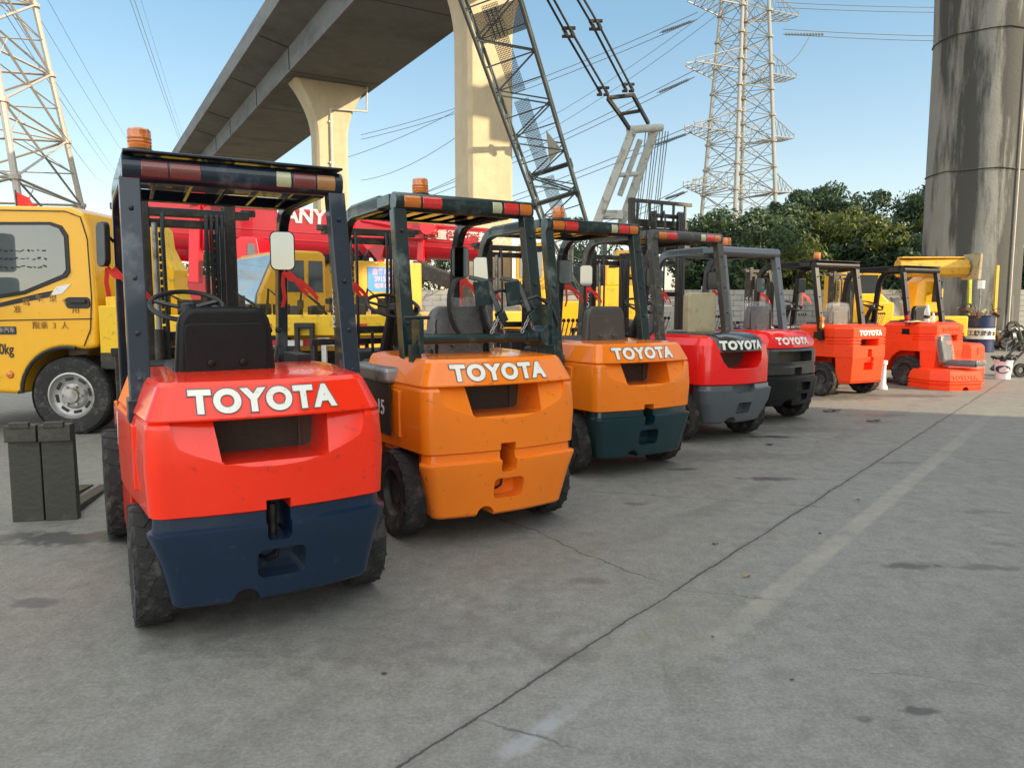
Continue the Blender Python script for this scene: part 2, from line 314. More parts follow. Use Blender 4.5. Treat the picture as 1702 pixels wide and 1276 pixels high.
# ---- PART2
# ================================================================ ground
def ground_material():
    m = bpy.data.materials.new("yard_concrete"); m.use_nodes = True; nt = m.node_tree; L = nt.links.new; p = nt.nodes['Principled BSDF']
    geo = nd(nt, 'ShaderNodeNewGeometry'); P = geo.outputs['Position']
    sp = nd(nt, 'ShaderNodeSeparateXYZ'); L(P, sp.inputs[0])
    def mth(op, a, b=None, c=None, cl=False):
        n = nd(nt, 'ShaderNodeMath', operation=op); n.use_clamp = cl
        for i, q in enumerate((a, b, c)):
            if q is None: continue
            if isinstance(q, (int, float)): n.inputs[i].default_value = q
            else: L(q, n.inputs[i])
        return n.outputs[0]
    def noise(sc, det=6, ro=.6, vec=None, dis=0.):
        n = nd(nt, 'ShaderNodeTexNoise'); n.inputs['Scale'].default_value = sc; n.inputs['Detail'].default_value = det
        n.inputs['Roughness'].default_value = ro; n.inputs['Distortion'].default_value = dis; L(vec or P, n.inputs['Vector']); return n.outputs[0]
    def ramp(v, a, b, c=0., d=1.):
        n = nd(nt, 'ShaderNodeMapRange'); n.inputs['From Min'].default_value = a; n.inputs['From Max'].default_value = b
        n.inputs['To Min'].default_value = c; n.inputs['To Max'].default_value = d; L(v, n.inputs['Value']); return n.outputs[0]
    def mixc(f, a, b):
        n = nd(nt, 'ShaderNodeMix', data_type='RGBA'); L(f, n.inputs['Factor'])
        for q, k in ((a, 'A'), (b, 'B')):
            if isinstance(q, tuple): n.inputs[k].default_value = (*q, 1)
            else: L(q, n.inputs[k])
        return n.outputs['Result']
    big = noise(.55, 7, .6); med = noise(3.2, 8, .68); fine = mth('ADD', mth('MULTIPLY', noise(38, 8, .75), .55), mth('MULTIPLY', noise(170, 3, .8), .45))
    base = mixc(ramp(big, .35, .65), (0.175, 0.172, 0.146), (0.212, 0.212, 0.195))
    base = mixc(ramp(med, .3, .75, 0, .55), base, (0.134, 0.134, 0.116))
    base = mixc(ramp(fine, .40, .64, 0, .42), base, (0.258, 0.258, 0.238))
    # warm dusty zone near the machines, greyer away from them
    s = mth('SUBTRACT', mth('MULTIPLY', sp.outputs[0], .777), mth('MULTIPLY', sp.outputs[1], .629))   # across the row
    s = mth('ADD', s, .272 + 1.352)                                                                  # 0 on the joint
    along = mth('ADD', mth('MULTIPLY', sp.outputs[0], .629), mth('MULTIPLY', sp.outputs[1], .777))
    base = mixc(ramp(s, -2.2, .3, .5, 0), base, (0.186, 0.167, 0.120))
    base = mixc(ramp(s, .8, 3., 0, .55), base, (0.129, 0.134, 0.127))
    # brushed streaks
    mp = nd(nt, 'ShaderNodeMapping'); mp.inputs['Rotation'].default_value = (0, 0, R(-39)); mp.inputs['Scale'].default_value = (30, 1.6, 1); L(P, mp.inputs['Vector'])
    base = mixc(ramp(noise(1.5, 4, .5, mp.outputs[0]), .45, .8, 0, .35), base, (0.232, 0.231, 0.217))
    # pale scrapes and dusty smears
    mp2 = nd(nt, 'ShaderNodeMapping'); mp2.inputs['Rotation'].default_value = (0, 0, R(-44)); mp2.inputs['Scale'].default_value = (2.2, .55, 1); L(P, mp2.inputs['Vector'])
    base = mixc(ramp(noise(1.3, 6, .62, mp2.outputs[0], .4), .58, .76, 0, .5), base, (0.284, 0.285, 0.266))
    base = mixc(ramp(noise(.9, 9, .72, mp2.outputs[0], 1.2), .60, .74, 0, .55), base, (0.077, 0.076, 0.065))
    base = mixc(ramp(noise(240, 2, .6), .60, .70, 0, .35), base, (0.086, 0.084, 0.077))
    base = mixc(ramp(noise(13, 7, .72), .36, .66, .34, 0), base, (.13, .125, .11))
    base = mixc(ramp(noise(1.7, 8, .7, None, .6), .56, .72, 0, .32), base, (.28, .275, .26))
    # aggregate grain, mottling and tyre marks
    gr = noise(62, 4, .85); base = mixc(ramp(gr, .50, .66, 0, .38), base, (.34, .335, .32)); base = mixc(ramp(gr, .50, .36, 0, .38), base, (.075, .074, .068))
    mo = noise(9, 8, .74, None, .3); base = mixc(ramp(mo, .50, .70, 0, .36), base, (.27, .265, .25)); base = mixc(ramp(mo, .50, .33, 0, .45), base, (.105, .102, .092))
    for off, wd_, st_ in ((1.35, .06, .28), (1.62, .05, .20), (-.55, .07, .25), (2.5, .08, .22)):
        tm = mth('ABSOLUTE', mth('SUBTRACT', mth('ADD', s, mth('MULTIPLY', noise(.35, 2, .5), .9)), off + .45)); tmk = mth('MULTIPLY', ramp(tm, wd_, wd_ * 1.6, 1, 0), ramp(noise(2.6, 5, .7), .42, .62, 0, st_))
        base = mixc(tmk, base, (.06, .06, .056))
    # speckles
    vor = nd(nt, 'ShaderNodeTexVoronoi'); vor.inputs['Scale'].default_value = 16; L(P, vor.inputs['Vector'])
    base = mixc(ramp(vor.outputs['Distance'], .03, .07, .6, 0), base, (0.036, 0.037, 0.033))
    wob = mth('MULTIPLY', mth('SUBTRACT', noise(2.2, 5, .6), .5), .05)
    wob2 = mth('MULTIPLY', mth('SUBTRACT', noise(26, 4, .6), .5), .02)
    d = mth('ABSOLUTE', mth('ADD', mth('ADD', s, wob), wob2))
    # faded painted line parallel to the joint
    s2 = mth('ABSOLUTE', mth('SUBTRACT', mth('ADD', s, wob2), .40))
    w1 = ramp(s2, .045, .07, 1, 0)
    w1 = mth('MULTIPLY', w1, ramp(along, 2.6, 3.5)); w1 = mth('MULTIPLY', w1, ramp(along, 14, 7))
    w1 = mth('MULTIPLY', w1, ramp(noise(5, 7, .7), .36, .6, .1, .6))
    base = mixc(w1, base, (0.320, 0.296, 0.249))
    s3 = mth('ABSOLUTE', mth('SUBTRACT', mth('ADD', s, wob), .22)); w2 = ramp(s3, .02, .055, 1, 0)
    w2 = mth('MULTIPLY', w2, ramp(along, 2.35, 1.9)); w2 = mth('MULTIPLY', w2, ramp(noise(9, 7, .7), .36, .55, .1, 1.))
    base = mixc(w2, base, (0.258, 0.268, 0.271))
    w3 = mth('MULTIPLY', ramp(s3, .1, .2, 1, 0), mth('MULTIPLY', ramp(along, 2.3, 2.7), ramp(along, 3.5, 3.0)))
    base = mixc(mth('MULTIPLY', w3, ramp(noise(12, 7, .7), .45, .65, 0, .6)), base, (0.186, 0.183, 0.125))
    # oil spots: x, y, rx, ry, strength
    tot = None; spn = mth('ADD', mth('MULTIPLY', mth('SUBTRACT', noise(9, 6, .65), .5), 2.6), mth('MULTIPLY', mth('SUBTRACT', med, .5), 1.5))
    for (x, y, rx, ry, st) in [(2.1, 5.97, .22, .07, 1), (2.8, 7.93, .27, .09, 1), (1.47, 6.33, .16, .05, .8), (4.38, 8.93, .3, .09, .7), (4.63, 9.53, .5, .13, .6),
                               (2.15, 3.93, .16, .07, .9), (1.42, 2.47, .07, .03, .9), (-2.26, 3.43, .14, .07, .7), (-2.7, 4.42, .75, .14, .9), (1.75, 6.7, .12, .05, .5),
                               (-1.9, 3.75, .1, .14, .5), (2.55, 3.9, .22, .05, .6), (1.2, 2.42, .04, .03, .7), (3.2, 5.0, .2, .06, .45), (2.9, 4.3, .16, .05, .5),
                               (.2, 2.9, .18, .1, .35), (-.6, 3.1, .9, .35, .25), (.9, 5.2, .1, .04, .5), (3.4, 6.6, .25, .06, .5), (.4, 3.7, .12, .05, .4), (6.2, 11.6, .8, .25, .6), (4.6, 11.3, 1., .3, .5), (1.9, 6.9, 1.0, .25, .35), (3.1, 8.4, .9, .25, .4)]:
        dx = mth('DIVIDE', mth('SUBTRACT', sp.outputs[0], x), rx); dy = mth('DIVIDE', mth('SUBTRACT', sp.outputs[1], y), ry)
        q = mth('SQRT', mth('ADD', mth('MULTIPLY', dx, dx), mth('MULTIPLY', dy, dy)))
        q = mth('ADD', q, spn)
        v = mth('MULTIPLY', ramp(q, 1.1, .6), st); tot = v if tot is None else mth('MAXIMUM', tot, v)
    base = mixc(mth('MULTIPLY', tot, .8), base, (.045, .044, .042))
    # joint and cracks
    jw = ramp(noise(1.1, 3), .3, .7, .003, .008)
    j = nd(nt, 'ShaderNodeMapRange'); L(d, j.inputs['Value']); L(mth('MULTIPLY', jw, .5), j.inputs['From Min']); L(mth('MULTIPLY', jw, 1.5), j.inputs['From Max'])
    j.inputs['To Min'].default_value = 1; j.inputs['To Max'].default_value = 0; J = j.outputs[0]
    C = None
    for (x0, y0, x1, y1, w) in [(-.15, 4.95, .78, 3.62, .006), (.78, 3.62, 1.4, 3.4, .002), (-.08, 2.40, .25, 2.22, .006), (1.3, 2.8, 1.9, 2.6, .002), (-.6, 5.9, 2.25, 5.1, .004), (3.0, 7.2, 5.5, 6.4, .004), (.2, 6.2, 1.3, 5.0, .0)]:
        if w == 0: continue
        ln = math.hypot(x1 - x0, y1 - y0); tx, ty = (x1 - x0) / ln, (y1 - y0) / ln
        a = mth('ADD', mth('MULTIPLY', sp.outputs[0], ty), mth('MULTIPLY', sp.outputs[1], -tx)); a = mth('SUBTRACT', a, x0 * ty - y0 * tx)
        a = mth('ABSOLUTE', mth('ADD', a, mth('MULTIPLY', mth('SUBTRACT', noise(3., 7, .65), .5), .22)))
        t = mth('ADD', mth('MULTIPLY', sp.outputs[0], tx), mth('MULTIPLY', sp.outputs[1], ty)); t = mth('SUBTRACT', t, x0 * tx + y0 * ty)
        c = mth('MULTIPLY', ramp(a, w * .4, w * 1.6, 1, 0), mth('MULTIPLY', ramp(t, -.05, .1), ramp(t, ln, ln - .2)))
        C = c if C is None else mth('MAXIMUM', C, c)
    jj = mth('MAXIMUM', J, mth('MULTIPLY', C, .7))
    base = mixc(ramp(d, .01, .04, .25, 0), base, (.09, .088, .08))
    base = mixc(mth('MULTIPLY', jj, .9), base, (.035, .034, .03))
    # worn concrete outside the yard turns to dirt far away
    L(base, p.inputs['Base Color'])
    ro = ramp(med, .3, .7, .72, .92); ro = mth('SUBTRACT', ro, mth('MULTIPLY', tot, .45)); L(ro, p.inputs['Roughness'])
    hgt = mth('ADD', mth('MULTIPLY', fine, .35), mth('MULTIPLY', med, .5)); hgt = mth('SUBTRACT', hgt, mth('MULTIPLY', jj, 1.6))
    b = nd(nt, 'ShaderNodeBump'); b.inputs['Strength'].default_value = .35; b.inputs['Distance'].default_value = .012; L(hgt, b.inputs['Height']); L(b.outputs[0], p.inputs['Normal'])
    return m
g = MB(); g.add([(-600, -300, 0), (600, -300, 0), (600, 900, 0), (-600, 900, 0)], [(0, 1, 2, 3)])
tag(g.build('ground', ground_material(), smooth=0), kind='structure')
M['earth'] = mat('bare_earth', (.13, .105, .07), rough=.95, var=.35, scale=3, bump=.5, bscale=9)
g = MB(); g.add([(-200, 27.2, .004), (200, 27.2, .004), (200, 300, .004), (-200, 300, .004)], [(0, 1, 2, 3)])
tag(g.build('terrain', M['earth'], smooth=0), kind='structure')

# ================================================================ concrete
def concrete(name, col, dark, streak=.5, stain_scale=(.9, .9, .10), lo=.45, hi=.7):
    m = bpy.data.materials.new(name); m.use_nodes = True; nt = m.node_tree; L = nt.links.new; p = nt.nodes['Principled BSDF']
    tc = nd(nt, 'ShaderNodeTexCoord'); mp = nd(nt, 'ShaderNodeMapping'); mp.inputs['Scale'].default_value = stain_scale; L(tc.outputs['Object'], mp.inputs['Vector'])
    a = nd(nt, 'ShaderNodeTexNoise'); a.inputs['Scale'].default_value = 1.; a.inputs['Detail'].default_value = 9; a.inputs['Roughness'].default_value = .68; L(mp.outputs[0], a.inputs['Vector'])
    r = nd(nt, 'ShaderNodeMapRange'); r.inputs['From Min'].default_value = lo; r.inputs['From Max'].default_value = hi; r.inputs['To Max'].default_value = streak; L(a.outputs[0], r.inputs['Value'])
    b = nd(nt, 'ShaderNodeTexNoise'); b.inputs['Scale'].default_value = 2.2; b.inputs['Detail'].default_value = 8; L(tc.outputs['Object'], b.inputs['Vector'])
    m1 = nd(nt, 'ShaderNodeMix', data_type='RGBA'); m1.inputs['A'].default_value = (*[c * .82 for c in col], 1); m1.inputs['B'].default_value = (*[c * 1.12 for c in col], 1); L(b.outputs[0], m1.inputs['Factor'])
    m2 = nd(nt, 'ShaderNodeMix', data_type='RGBA'); L(m1.outputs['Result'], m2.inputs['A']); m2.inputs['B'].default_value = (*dark, 1); L(r.outputs[0], m2.inputs['Factor'])
    L(m2.outputs['Result'], p.inputs['Base Color']); p.inputs['Roughness'].default_value = .85
    f = nd(nt, 'ShaderNodeTexNoise'); f.inputs['Scale'].default_value = 12; f.inputs['Detail'].default_value = 6; L(tc.outputs['Object'], f.inputs['Vector'])
    bp = nd(nt, 'ShaderNodeBump'); bp.inputs['Strength'].default_value = .3; bp.inputs['Distance'].default_value = .03; L(f.outputs[0], bp.inputs['Height']); L(bp.outputs[0], p.inputs['Normal'])
    return m
M['deckc'] = concrete('viaduct_concrete', (.165, .175, .18), (.075, .075, .072), .7, (.35, .35, 1.2))
M['pierc'] = concrete('pier_concrete', (.47, .40, .27), (.30, .25, .17), .5)
M['oldpier'] = concrete('stained_pier_concrete', (.235, .235, .215), (.045, .047, .045), .94, (.7, .7, .09), .44, .52)

def deck_mesh(path, sec, name, mt, parent):
    pts = [Vector((x, y, 0)) for x, y in path]; rings = []
    for i, q in enumerate(pts):
        d = (pts[min(i + 1, len(pts) - 1)] - pts[max(i - 1, 0)]).normalized(); lat = Vector((d.y, -d.x, 0))
        rings.append([q + lat * a + Vector((0, 0, z)) for a, z in sec])
    return MB().loft(rings).build(name, mt, parent, smooth=20)
SEC = [(-2.7, 14.7), (2.7, 14.7), (2.72, 16.0), (4.45, 16.4), (4.47, 17.4), (4.2, 17.4), (4.2, 16.75), (-4.2, 16.75), (-4.2, 17.4), (-4.47, 17.4), (-4.45, 16.4), (-2.72, 16.0)]
def pier_mesh(w, d, ztop, flare_w, fh, n=10):
    rings = []
    zs = [-.3, 0, 3, 6, 9, ztop - fh] + [ztop - fh + fh * (i + 1) / n for i in range(n)]
    for z in zs:
        t = max(0, (z - (ztop - fh)) / fh); ww = w + (flare_w - w) * (t ** 2.1); dd = d + .35 * t * t; c = .16
        rings.append([(sx * (ww / 2 - (c if k else 0)), sy * (dd / 2 - (0 if k else c)), z) for sx, sy, ks in ((1, 1, (0, 1)), (-1, 1, (1, 0)), (-1, -1, (0, 1)), (1, -1, (1, 0))) for k in ks])
    return MB().loft(rings)
v = empty('viaduct', (-3.6, 34, 0), 'grey concrete box girder viaduct rising over the lorries on flared piers', 'viaduct')
def rel(o, par): o.location = Vector(o.location) - Vector(par.location); return o
pth = [(-3.6 + .5 * t, 34 - .865 * t) for t in range(52, -210, -6)]
pth2 = pth
dk = deck_mesh(pth2, SEC, 'deck', M['deckc'], v); rel(dk, v)
for t in (-24, -12, 0, 12, 21, 31, 38, 52):
    jn = MB()
    q = Vector((-3.6 - .5 * (t + 1.5), 34 + .865 * (t + 1.5), 0)); lat = Vector((.866, .5, 0)); dd = Vector((-.5, .866, 0))
    jn.box(q + Vector((0, 0, 14.7)), (5.36, .06, .03), rot(rz=R(30)))
    for sg in (-1, 1): jn.box(q + lat * (3.55 * sg) + Vector((0, 0, 16.17)), (1.6, .05, .03), rot(rz=R(30)) @ rot(ry=R(-13 * sg))); jn.box(q + lat * (2.73 * sg) + Vector((0, 0, 15.4)), (.03, .05, 1.3), rot(rz=R(30)))
    jn.build('expansion_joint', M['black'], dk, smooth=0)
for (x, y) in ((-1.1, 29.8), (-11.2, 47.2), (-26.7, 74)):
    o = pier_mesh(1.95, 1.4, 14.69, 4.5, 3.4).build('pier', M['pierc'], v, bevel=.03, smooth=40); o.location = Vector((x, y, 0)) - v.location; o.rotation_euler.z = R(30)
    if y == 47.2:
        pm = MB(); pm.path([(-.1, -.79, 2), (-.1, -.79, 13.2)], .09, 8); pm.path([(-.1, -.85, 13.15), (2.1, -.9, 13.25), (2.15, -.9, 14.7)], .07, 8)
        for z in (4, 7, 10, 12.4): pm.box((-.1, -.79, z), (.3, .12, .1))
        pm.build('drainpipe', mat('pvc_drainpipe', (.5, .47, .4), rough=.5), o)
v2 = empty('viaduct', (15.5, 25.6, 0), 'second viaduct deck carried by the tall dark stained pier at the right', 'viaduct')
o = MB()
N = 18; rings = []
for z in (-.3, 0, 5.68, 5.72, 5.76, 9.95, 9.99, 10.03, 13.4, 14.69):
    rr = 1.50 if z < 13 else 1.58; rr = rr + (.03 if z in (5.72, 9.99) else 0)
    rings.append([(rr * math.cos(2 * math.pi * (i + .35) / N), rr * .94 * math.sin(2 * math.pi * (i + .35) / N), z) for i in range(N)])
pr_ = o.loft(rings).build('pier', M['oldpier'], v2, smooth=20, bevel=.05)
for z in (5.72, 9.99):
    c = MB(); c.path([(1.525 * math.cos(2 * math.pi * (i + .35) / N), 1.525 * .94 * math.sin(2 * math.pi * (i + .35) / N), z + .025 * math.sin(i * 2.1)) for i in range(N)], .018, 5, closed=True)
    c.build('construction_joint', M['ink'], pr_)
c = MB(); c.path([(.52, -1.37, .0), (.52, -1.37, 14.6)], .03, 6)
c.build('cable_conduit', mat('pale_conduit', (.45, .42, .36), rough=.6), pr_)
SEC2 = [(a, z) for a, z in SEC]
dk2 = deck_mesh([(14.2 + .9 * t, 25.0 + .43 * t) for t in range(0, 100, 6)], [(-2.7, 14.7), (2.7, 14.7), (2.72, 16.02), (4.45, 16.42), (4.47, 17.42), (4.2, 17.42), (4.2, 16.78), (-4.2, 16.78), (-4.2, 17.42), (-4.47, 17.42), (-4.45, 16.42), (-2.72, 16.02)], 'deck', M['deckc'], v2); rel(dk2, v2)

# ================================================================ block added to the right of the yard (out of frame, there only to shade it)
fb = empty('added_shade_block', (17.5, -12.1, 0), 'pale unseen block with ribbon windows, added to shade the yard', 'building')
M['render_'] = mat('pale_render', (.46, .43, .38), rough=.9, dirt=(.25, .22, .18), dirt_amt=.25, dirt_scale=1.5)
MB().box((0, 0, 6), (5, 32, 12)).build('wall', M['render_'], fb, smooth=0)
MB().box((0, 0, 12.2), (5.8, 32.8, .4)).build('roof', M['deckc'], fb, smooth=0)
for k in range(3):
    for j in range(7):
        wf = MB().box((-2.53, -13.2 + j * 4.4, 2.2 + k * 3.4), (.12, 2.9, 1.7)).build('window', M['whitepaint'], fb, smooth=0)
        MB().box((-2.6, -13.2 + j * 4.4, 2.2 + k * 3.4), (.04, 2.6, 1.4)).build('pane', M['glass'], wf, smooth=0)

# ================================================================ block wall at the back
wl = MB()
rw = random.Random(3)
for k in range(10):
    for j in range(58):
        x = -6 + j * .6 + (.3 if k % 2 else 0); wl.box((x, 28.6 + rw.uniform(-.012, .012), .1 + k * .2), (.585, .2, .186))
tag(wl.build('block_wall', concrete('block_concrete', (.36, .35, .32), (.16, .15, .13), .6), smooth=0, bevel=0), 'pale grey concrete block wall behind the forklifts below the trees', 'wall')

# ================================================================ pylons
def pylon(name, loc, rz, a0, taper, H, step, label, arms=(), leg_r=.22, br_r=.08, arm_len=6, col=(.55, .52, .44)):
    e = empty(name, loc, label, 'pylon', rz=rz)
    mt = mat(name + '_galvanised', col, rough=.55, metal=.35, dirt=(.25, .24, .2), dirt_amt=.2)
    def hw(z): return max(.9, a0 - taper * z)
    cs = [(1, 1), (-1, 1), (-1, -1), (1, -1)]
    for sx, sy in cs:
        b = MB(); b.tube((sx * hw(0), sy * hw(0), 0), (sx * hw(H), sy * hw(H), H), leg_r, 8, leg_r * .7)
        z = step
        while z < H: b.tube((sx * hw(z), sy * hw(z), z - .12), (sx * hw(z), sy * hw(z), z + .12), leg_r * 1.5, 8); z += step
        b.build('leg', mt, e)
    br = MB(); z = 0; i = 0
    while z < H - .1:
        z1 = min(H, z + step); A = hw(z); B = hw(z1); zm = (z + z1) / 2; C = hw(zm)
        for k in range(4):
            p, q = cs[k], cs[(k + 1) % 4]
            a = (p[0] * A, p[1] * A, z); b_ = (q[0] * A, q[1] * A, z); c = (p[0] * B, p[1] * B, z1); d = (q[0] * B, q[1] * B, z1)
            br.tube(a, d, br_r, 4); br.tube(b_, c, br_r, 4); br.tube(c, d, br_r, 4)
            m = ((p[0] + q[0]) / 2 * C, (p[1] + q[1]) / 2 * C, zm)
            br.tube((p[0] * C, p[1] * C, zm), m, br_r * .6, 4); br.tube((q[0] * C, q[1] * C, zm), m, br_r * .6, 4)
            br.tube((p[0] * C, p[1] * C, zm), ((p[0] * .75 + q[0] * .25) * B, (p[1] * .75 + q[1] * .25) * B, z1), br_r * .5, 4)
        if i % 2 == 0: br.tube((B, B, z1), (-B, -B, z1), br_r * .7, 4); br.tube((-B, B, z1), (B, -B, z1), br_r * .7, 4)
        z = z1; i += 1
    br.build('bracing', mt, e)
    for z in arms:
        for s in (-1, 1):
            am = MB(); A = hw(z); tip = Vector((s * (A + arm_len if arm_len < 7 else arm_len), 0, z + .5))
            for sy in (-1, 1):
                lo = Vector((s * A, sy * A, z)); hi = Vector((s * A, sy * A, z + 2.2)); tp = tip + Vector((0, sy * .9, 0))
                am.tube(lo, tp, br_r * 1.3, 5); am.tube(hi, tp + Vector((0, 0, .35)), br_r * 1.1, 5)
                for k in range(1, 5):
                    f = k / 5; g_ = (k - 1) / 5; am.tube(lo.lerp(tp, f), hi.lerp(tp, f), br_r * .7, 4); am.tube(lo.lerp(tp, f), hi.lerp(tp, g_), br_r * .7, 4)
            lo0, lo1 = Vector((s * A, -A, z)), Vector((s * A, A, z)); t0, t1 = tip + Vector((0, -.9, 0)), tip + Vector((0, .9, 0))
            for k in range(1, 6):
                f = k / 5; g_ = (k - 1) / 5; am.tube(lo0.lerp(t0, f), lo1.lerp(t1, f), br_r * .7, 4); am.tube(lo0.lerp(t0, f), lo1.lerp(t1, g_), br_r * .7, 4)
            am.tube(t0, t0 + Vector((0, 0, .6)), br_r, 4); am.tube(t1, t1 + Vector((0, 0, .6)), br_r, 4)
            am.build('crossarm', mt, e)
    return e
pylon('transmission_tower', (26.7, 90, 0), R(24), 3.55, .047, 46, 2.9, 'tall pale tubular lattice pylon with crossarms behind the dark trees', arms=(14.5, 20.8, 27.8, 34.8), leg_r=.25, br_r=.06, arm_len=7.3, col=(.27, .265, .24))
pylon('transmission_tower', (-33.6, 45, 0), R(14.5), 6.9, .13, 34, 4.1, 'weathered lattice pylon behind the yellow cab at the left edge', leg_r=.21, br_r=.085, col=(.36, .33, .29))

# ================================================================ wires
M['wire'] = mat('dark_wire', (.15, .18, .21), rough=.6)
def ray(px, py, Y):
    F, c, s = 1244., math.cos(R(5.97)), math.sin(R(5.97)); u = (px - 851) / F; v = (py - 638) / F
    y = c - v * s; z = -(s + v * c); return Vector((u * Y / y, Y, 1.4 + z * Y / y))
def wire(a, b, sag, r=.03, label='thin dark power line', group=None, n=14, twin=0):
    w = MB()
    for k in range(2 if twin else 1):
        off = Vector((0, 0, k * twin))
        w.path([a.lerp(b, i / n) + off - Vector((0, 0, sag * 4 * (i / n) * (1 - i / n))) for i in range(n + 1)], r, 4)
    o = w.build('power_line', M['wire'], smooth=0); tag(o, label, 'power line', group); return o
def tiparm(px, py): return ray(px, py, 88)
# bundles running from the right pylon's left arms to the left, behind the lattice boom
for i, (a, b, lb) in enumerate([((1160, 32), (600, 232), 'pair of power lines from the top left crossarm'),
                              ((1155, 128), (590, 368), 'pair of power lines from the second left crossarm'),
                              ((1150, 220), (590, 296), 'pair of power lines from the third left crossarm'),
                              ((1143, 318), (900, 400), 'pair of power lines from the lowest left crossarm')]):
    A = ray(*a, 88); Bq = ray(*b, 130)
    if i == 2: Bq = ray(560, 420, 130)
    w = wire(A, Bq, 1.2, .05, lb, 'power lines strung left of the tall pylon', twin=.75)
    dv = (Bq - A).normalized(); ins = MB()
    p0 = A + dv * .8
    for k in range(14): ins.tube(p0 + dv * (.28 * k), p0 + dv * (.28 * k + .14), .17, 8)
    ins.tube(A, p0 + dv * 4.2, .05, 5)
    o = ins.build('insulator', M['greenglass'] if 'greenglass' in M else M['wire'], w)
for i, (y0, y1, lb) in enumerate([(12, 12, 'topmost power line right of the tall pylon'), (57, 63, 'power line from the tensioned right crossarm of the tall pylon')]):
    A = ray(1302 if i else 1290, y0, 89); Bq = ray(1900, y1, 95); w = wire(A, Bq, .6, .05, lb, 'power lines strung right of the tall pylon', twin=.55)
    if i:
        ins = MB()
        for k in range(13): ins.tube(A + Vector((.3 + .34 * k, 0, 0)), A + Vector((.46 + .34 * k, 0, 0)), .17, 8)
        ins.build('insulator', M['wire'], w)
        A2 = ray(1345, 62, 89); B2 = ray(1282, 105, 89); dr = MB(); dr.path([A2.lerp(B2, t / 10) - Vector((0, 0, 1.4 * 4 * (t / 10) * (1 - t / 10))) for t in range(11)], .05, 4); dr.build('jumper_wire', M['wire'], w)
for i, (a, b) in enumerate([((78, -10), (205, 215)), ((70, 30), (200, 240)), ((80, 110), (185, 268)), ((95, 150), (180, 275)), ((217, -5), (306, 248)), ((224, -5), (309, 248)), ((130, 250), (165, 292)), ((235, -5), (300, 205))]):
    lb = ['upper power line beyond the left pylon', 'second power line beyond the left pylon', 'third power line beyond the left pylon', 'fourth power line beyond the left pylon', 'left wire of the pair beside the viaduct', 'right wire of the pair beside the viaduct', 'short low power line right of the left pylon', 'faint single wire close to the viaduct parapet'][i]
    A = ray(*a, 60); Bq = ray(*b, 130); ext = Bq + (Bq - A) * .9
    wire(A + (A - Bq) * .3, ext, .8, .022 if i < 7 else .012, lb, 'power lines crossing the sky at the left')
for i, (a, b) in enumerate([((500, 280), (770, 178)), ((600, 300), (770, 220)), ((860, 225), (1240, -30)), ((870, 240), (1250, -20)), ((590, 345), (780, 285))]):
    lb = ['faint high line between the two pale piers', 'second faint line between the two pale piers', 'upper of two lines crossing behind the boom cables', 'lower of two lines crossing behind the boom cables', 'lowest faint line between the two pale piers'][i]
    wire(ray(*a, 150), ray(*b, 110), 1.2, .05, lb, 'distant lines crossing mid sky')

# ================================================================ trees
def leafmat(name, c1, c2, c3):
    m = bpy.data.materials.new(name); m.use_nodes = True; nt = m.node_tree; L = nt.links.new; p = nt.nodes['Principled BSDF']
    oi = nd(nt, 'ShaderNodeNewGeometry'); cr = nd(nt, 'ShaderNodeValToRGB'); cr.color_ramp.elements[0].color = (*c1, 1); cr.color_ramp.elements[1].color = (*c3, 1)
    e = cr.color_ramp.elements.new(.5); e.color = (*c2, 1); L(oi.outputs['Random Per Island'], cr.inputs[0])
    L(cr.outputs[0], p.inputs['Base Color']); p.inputs['Roughness'].default_value = .5; p.inputs['Specular IOR Level'].default_value = .4
    t = nd(nt, 'ShaderNodeBsdfTranslucent'); L(cr.outputs[0], t.inputs[0]); ms = nd(nt, 'ShaderNodeMixShader'); ms.inputs[0].default_value = .3
    L(p.outputs[0], ms.inputs[1]); L(t.outputs[0], ms.inputs[2]); L(ms.outputs[0], nt.nodes['Material Output'].inputs[0]); return m
LM = [leafmat('dark_leaves', (.025, .052, .030), (.045, .085, .045), (.07, .115, .055)), leafmat('mid_leaves', (.032, .066, .032), (.06, .105, .045), (.09, .135, .055)), leafmat('yellowish_leaves', (.05, .08, .02), (.10, .14, .03), (.18, .19, .05))]
M['bark'] = mat('tree_bark', (.10, .08, .06), rough=.9, bump=.6, bscale=12)
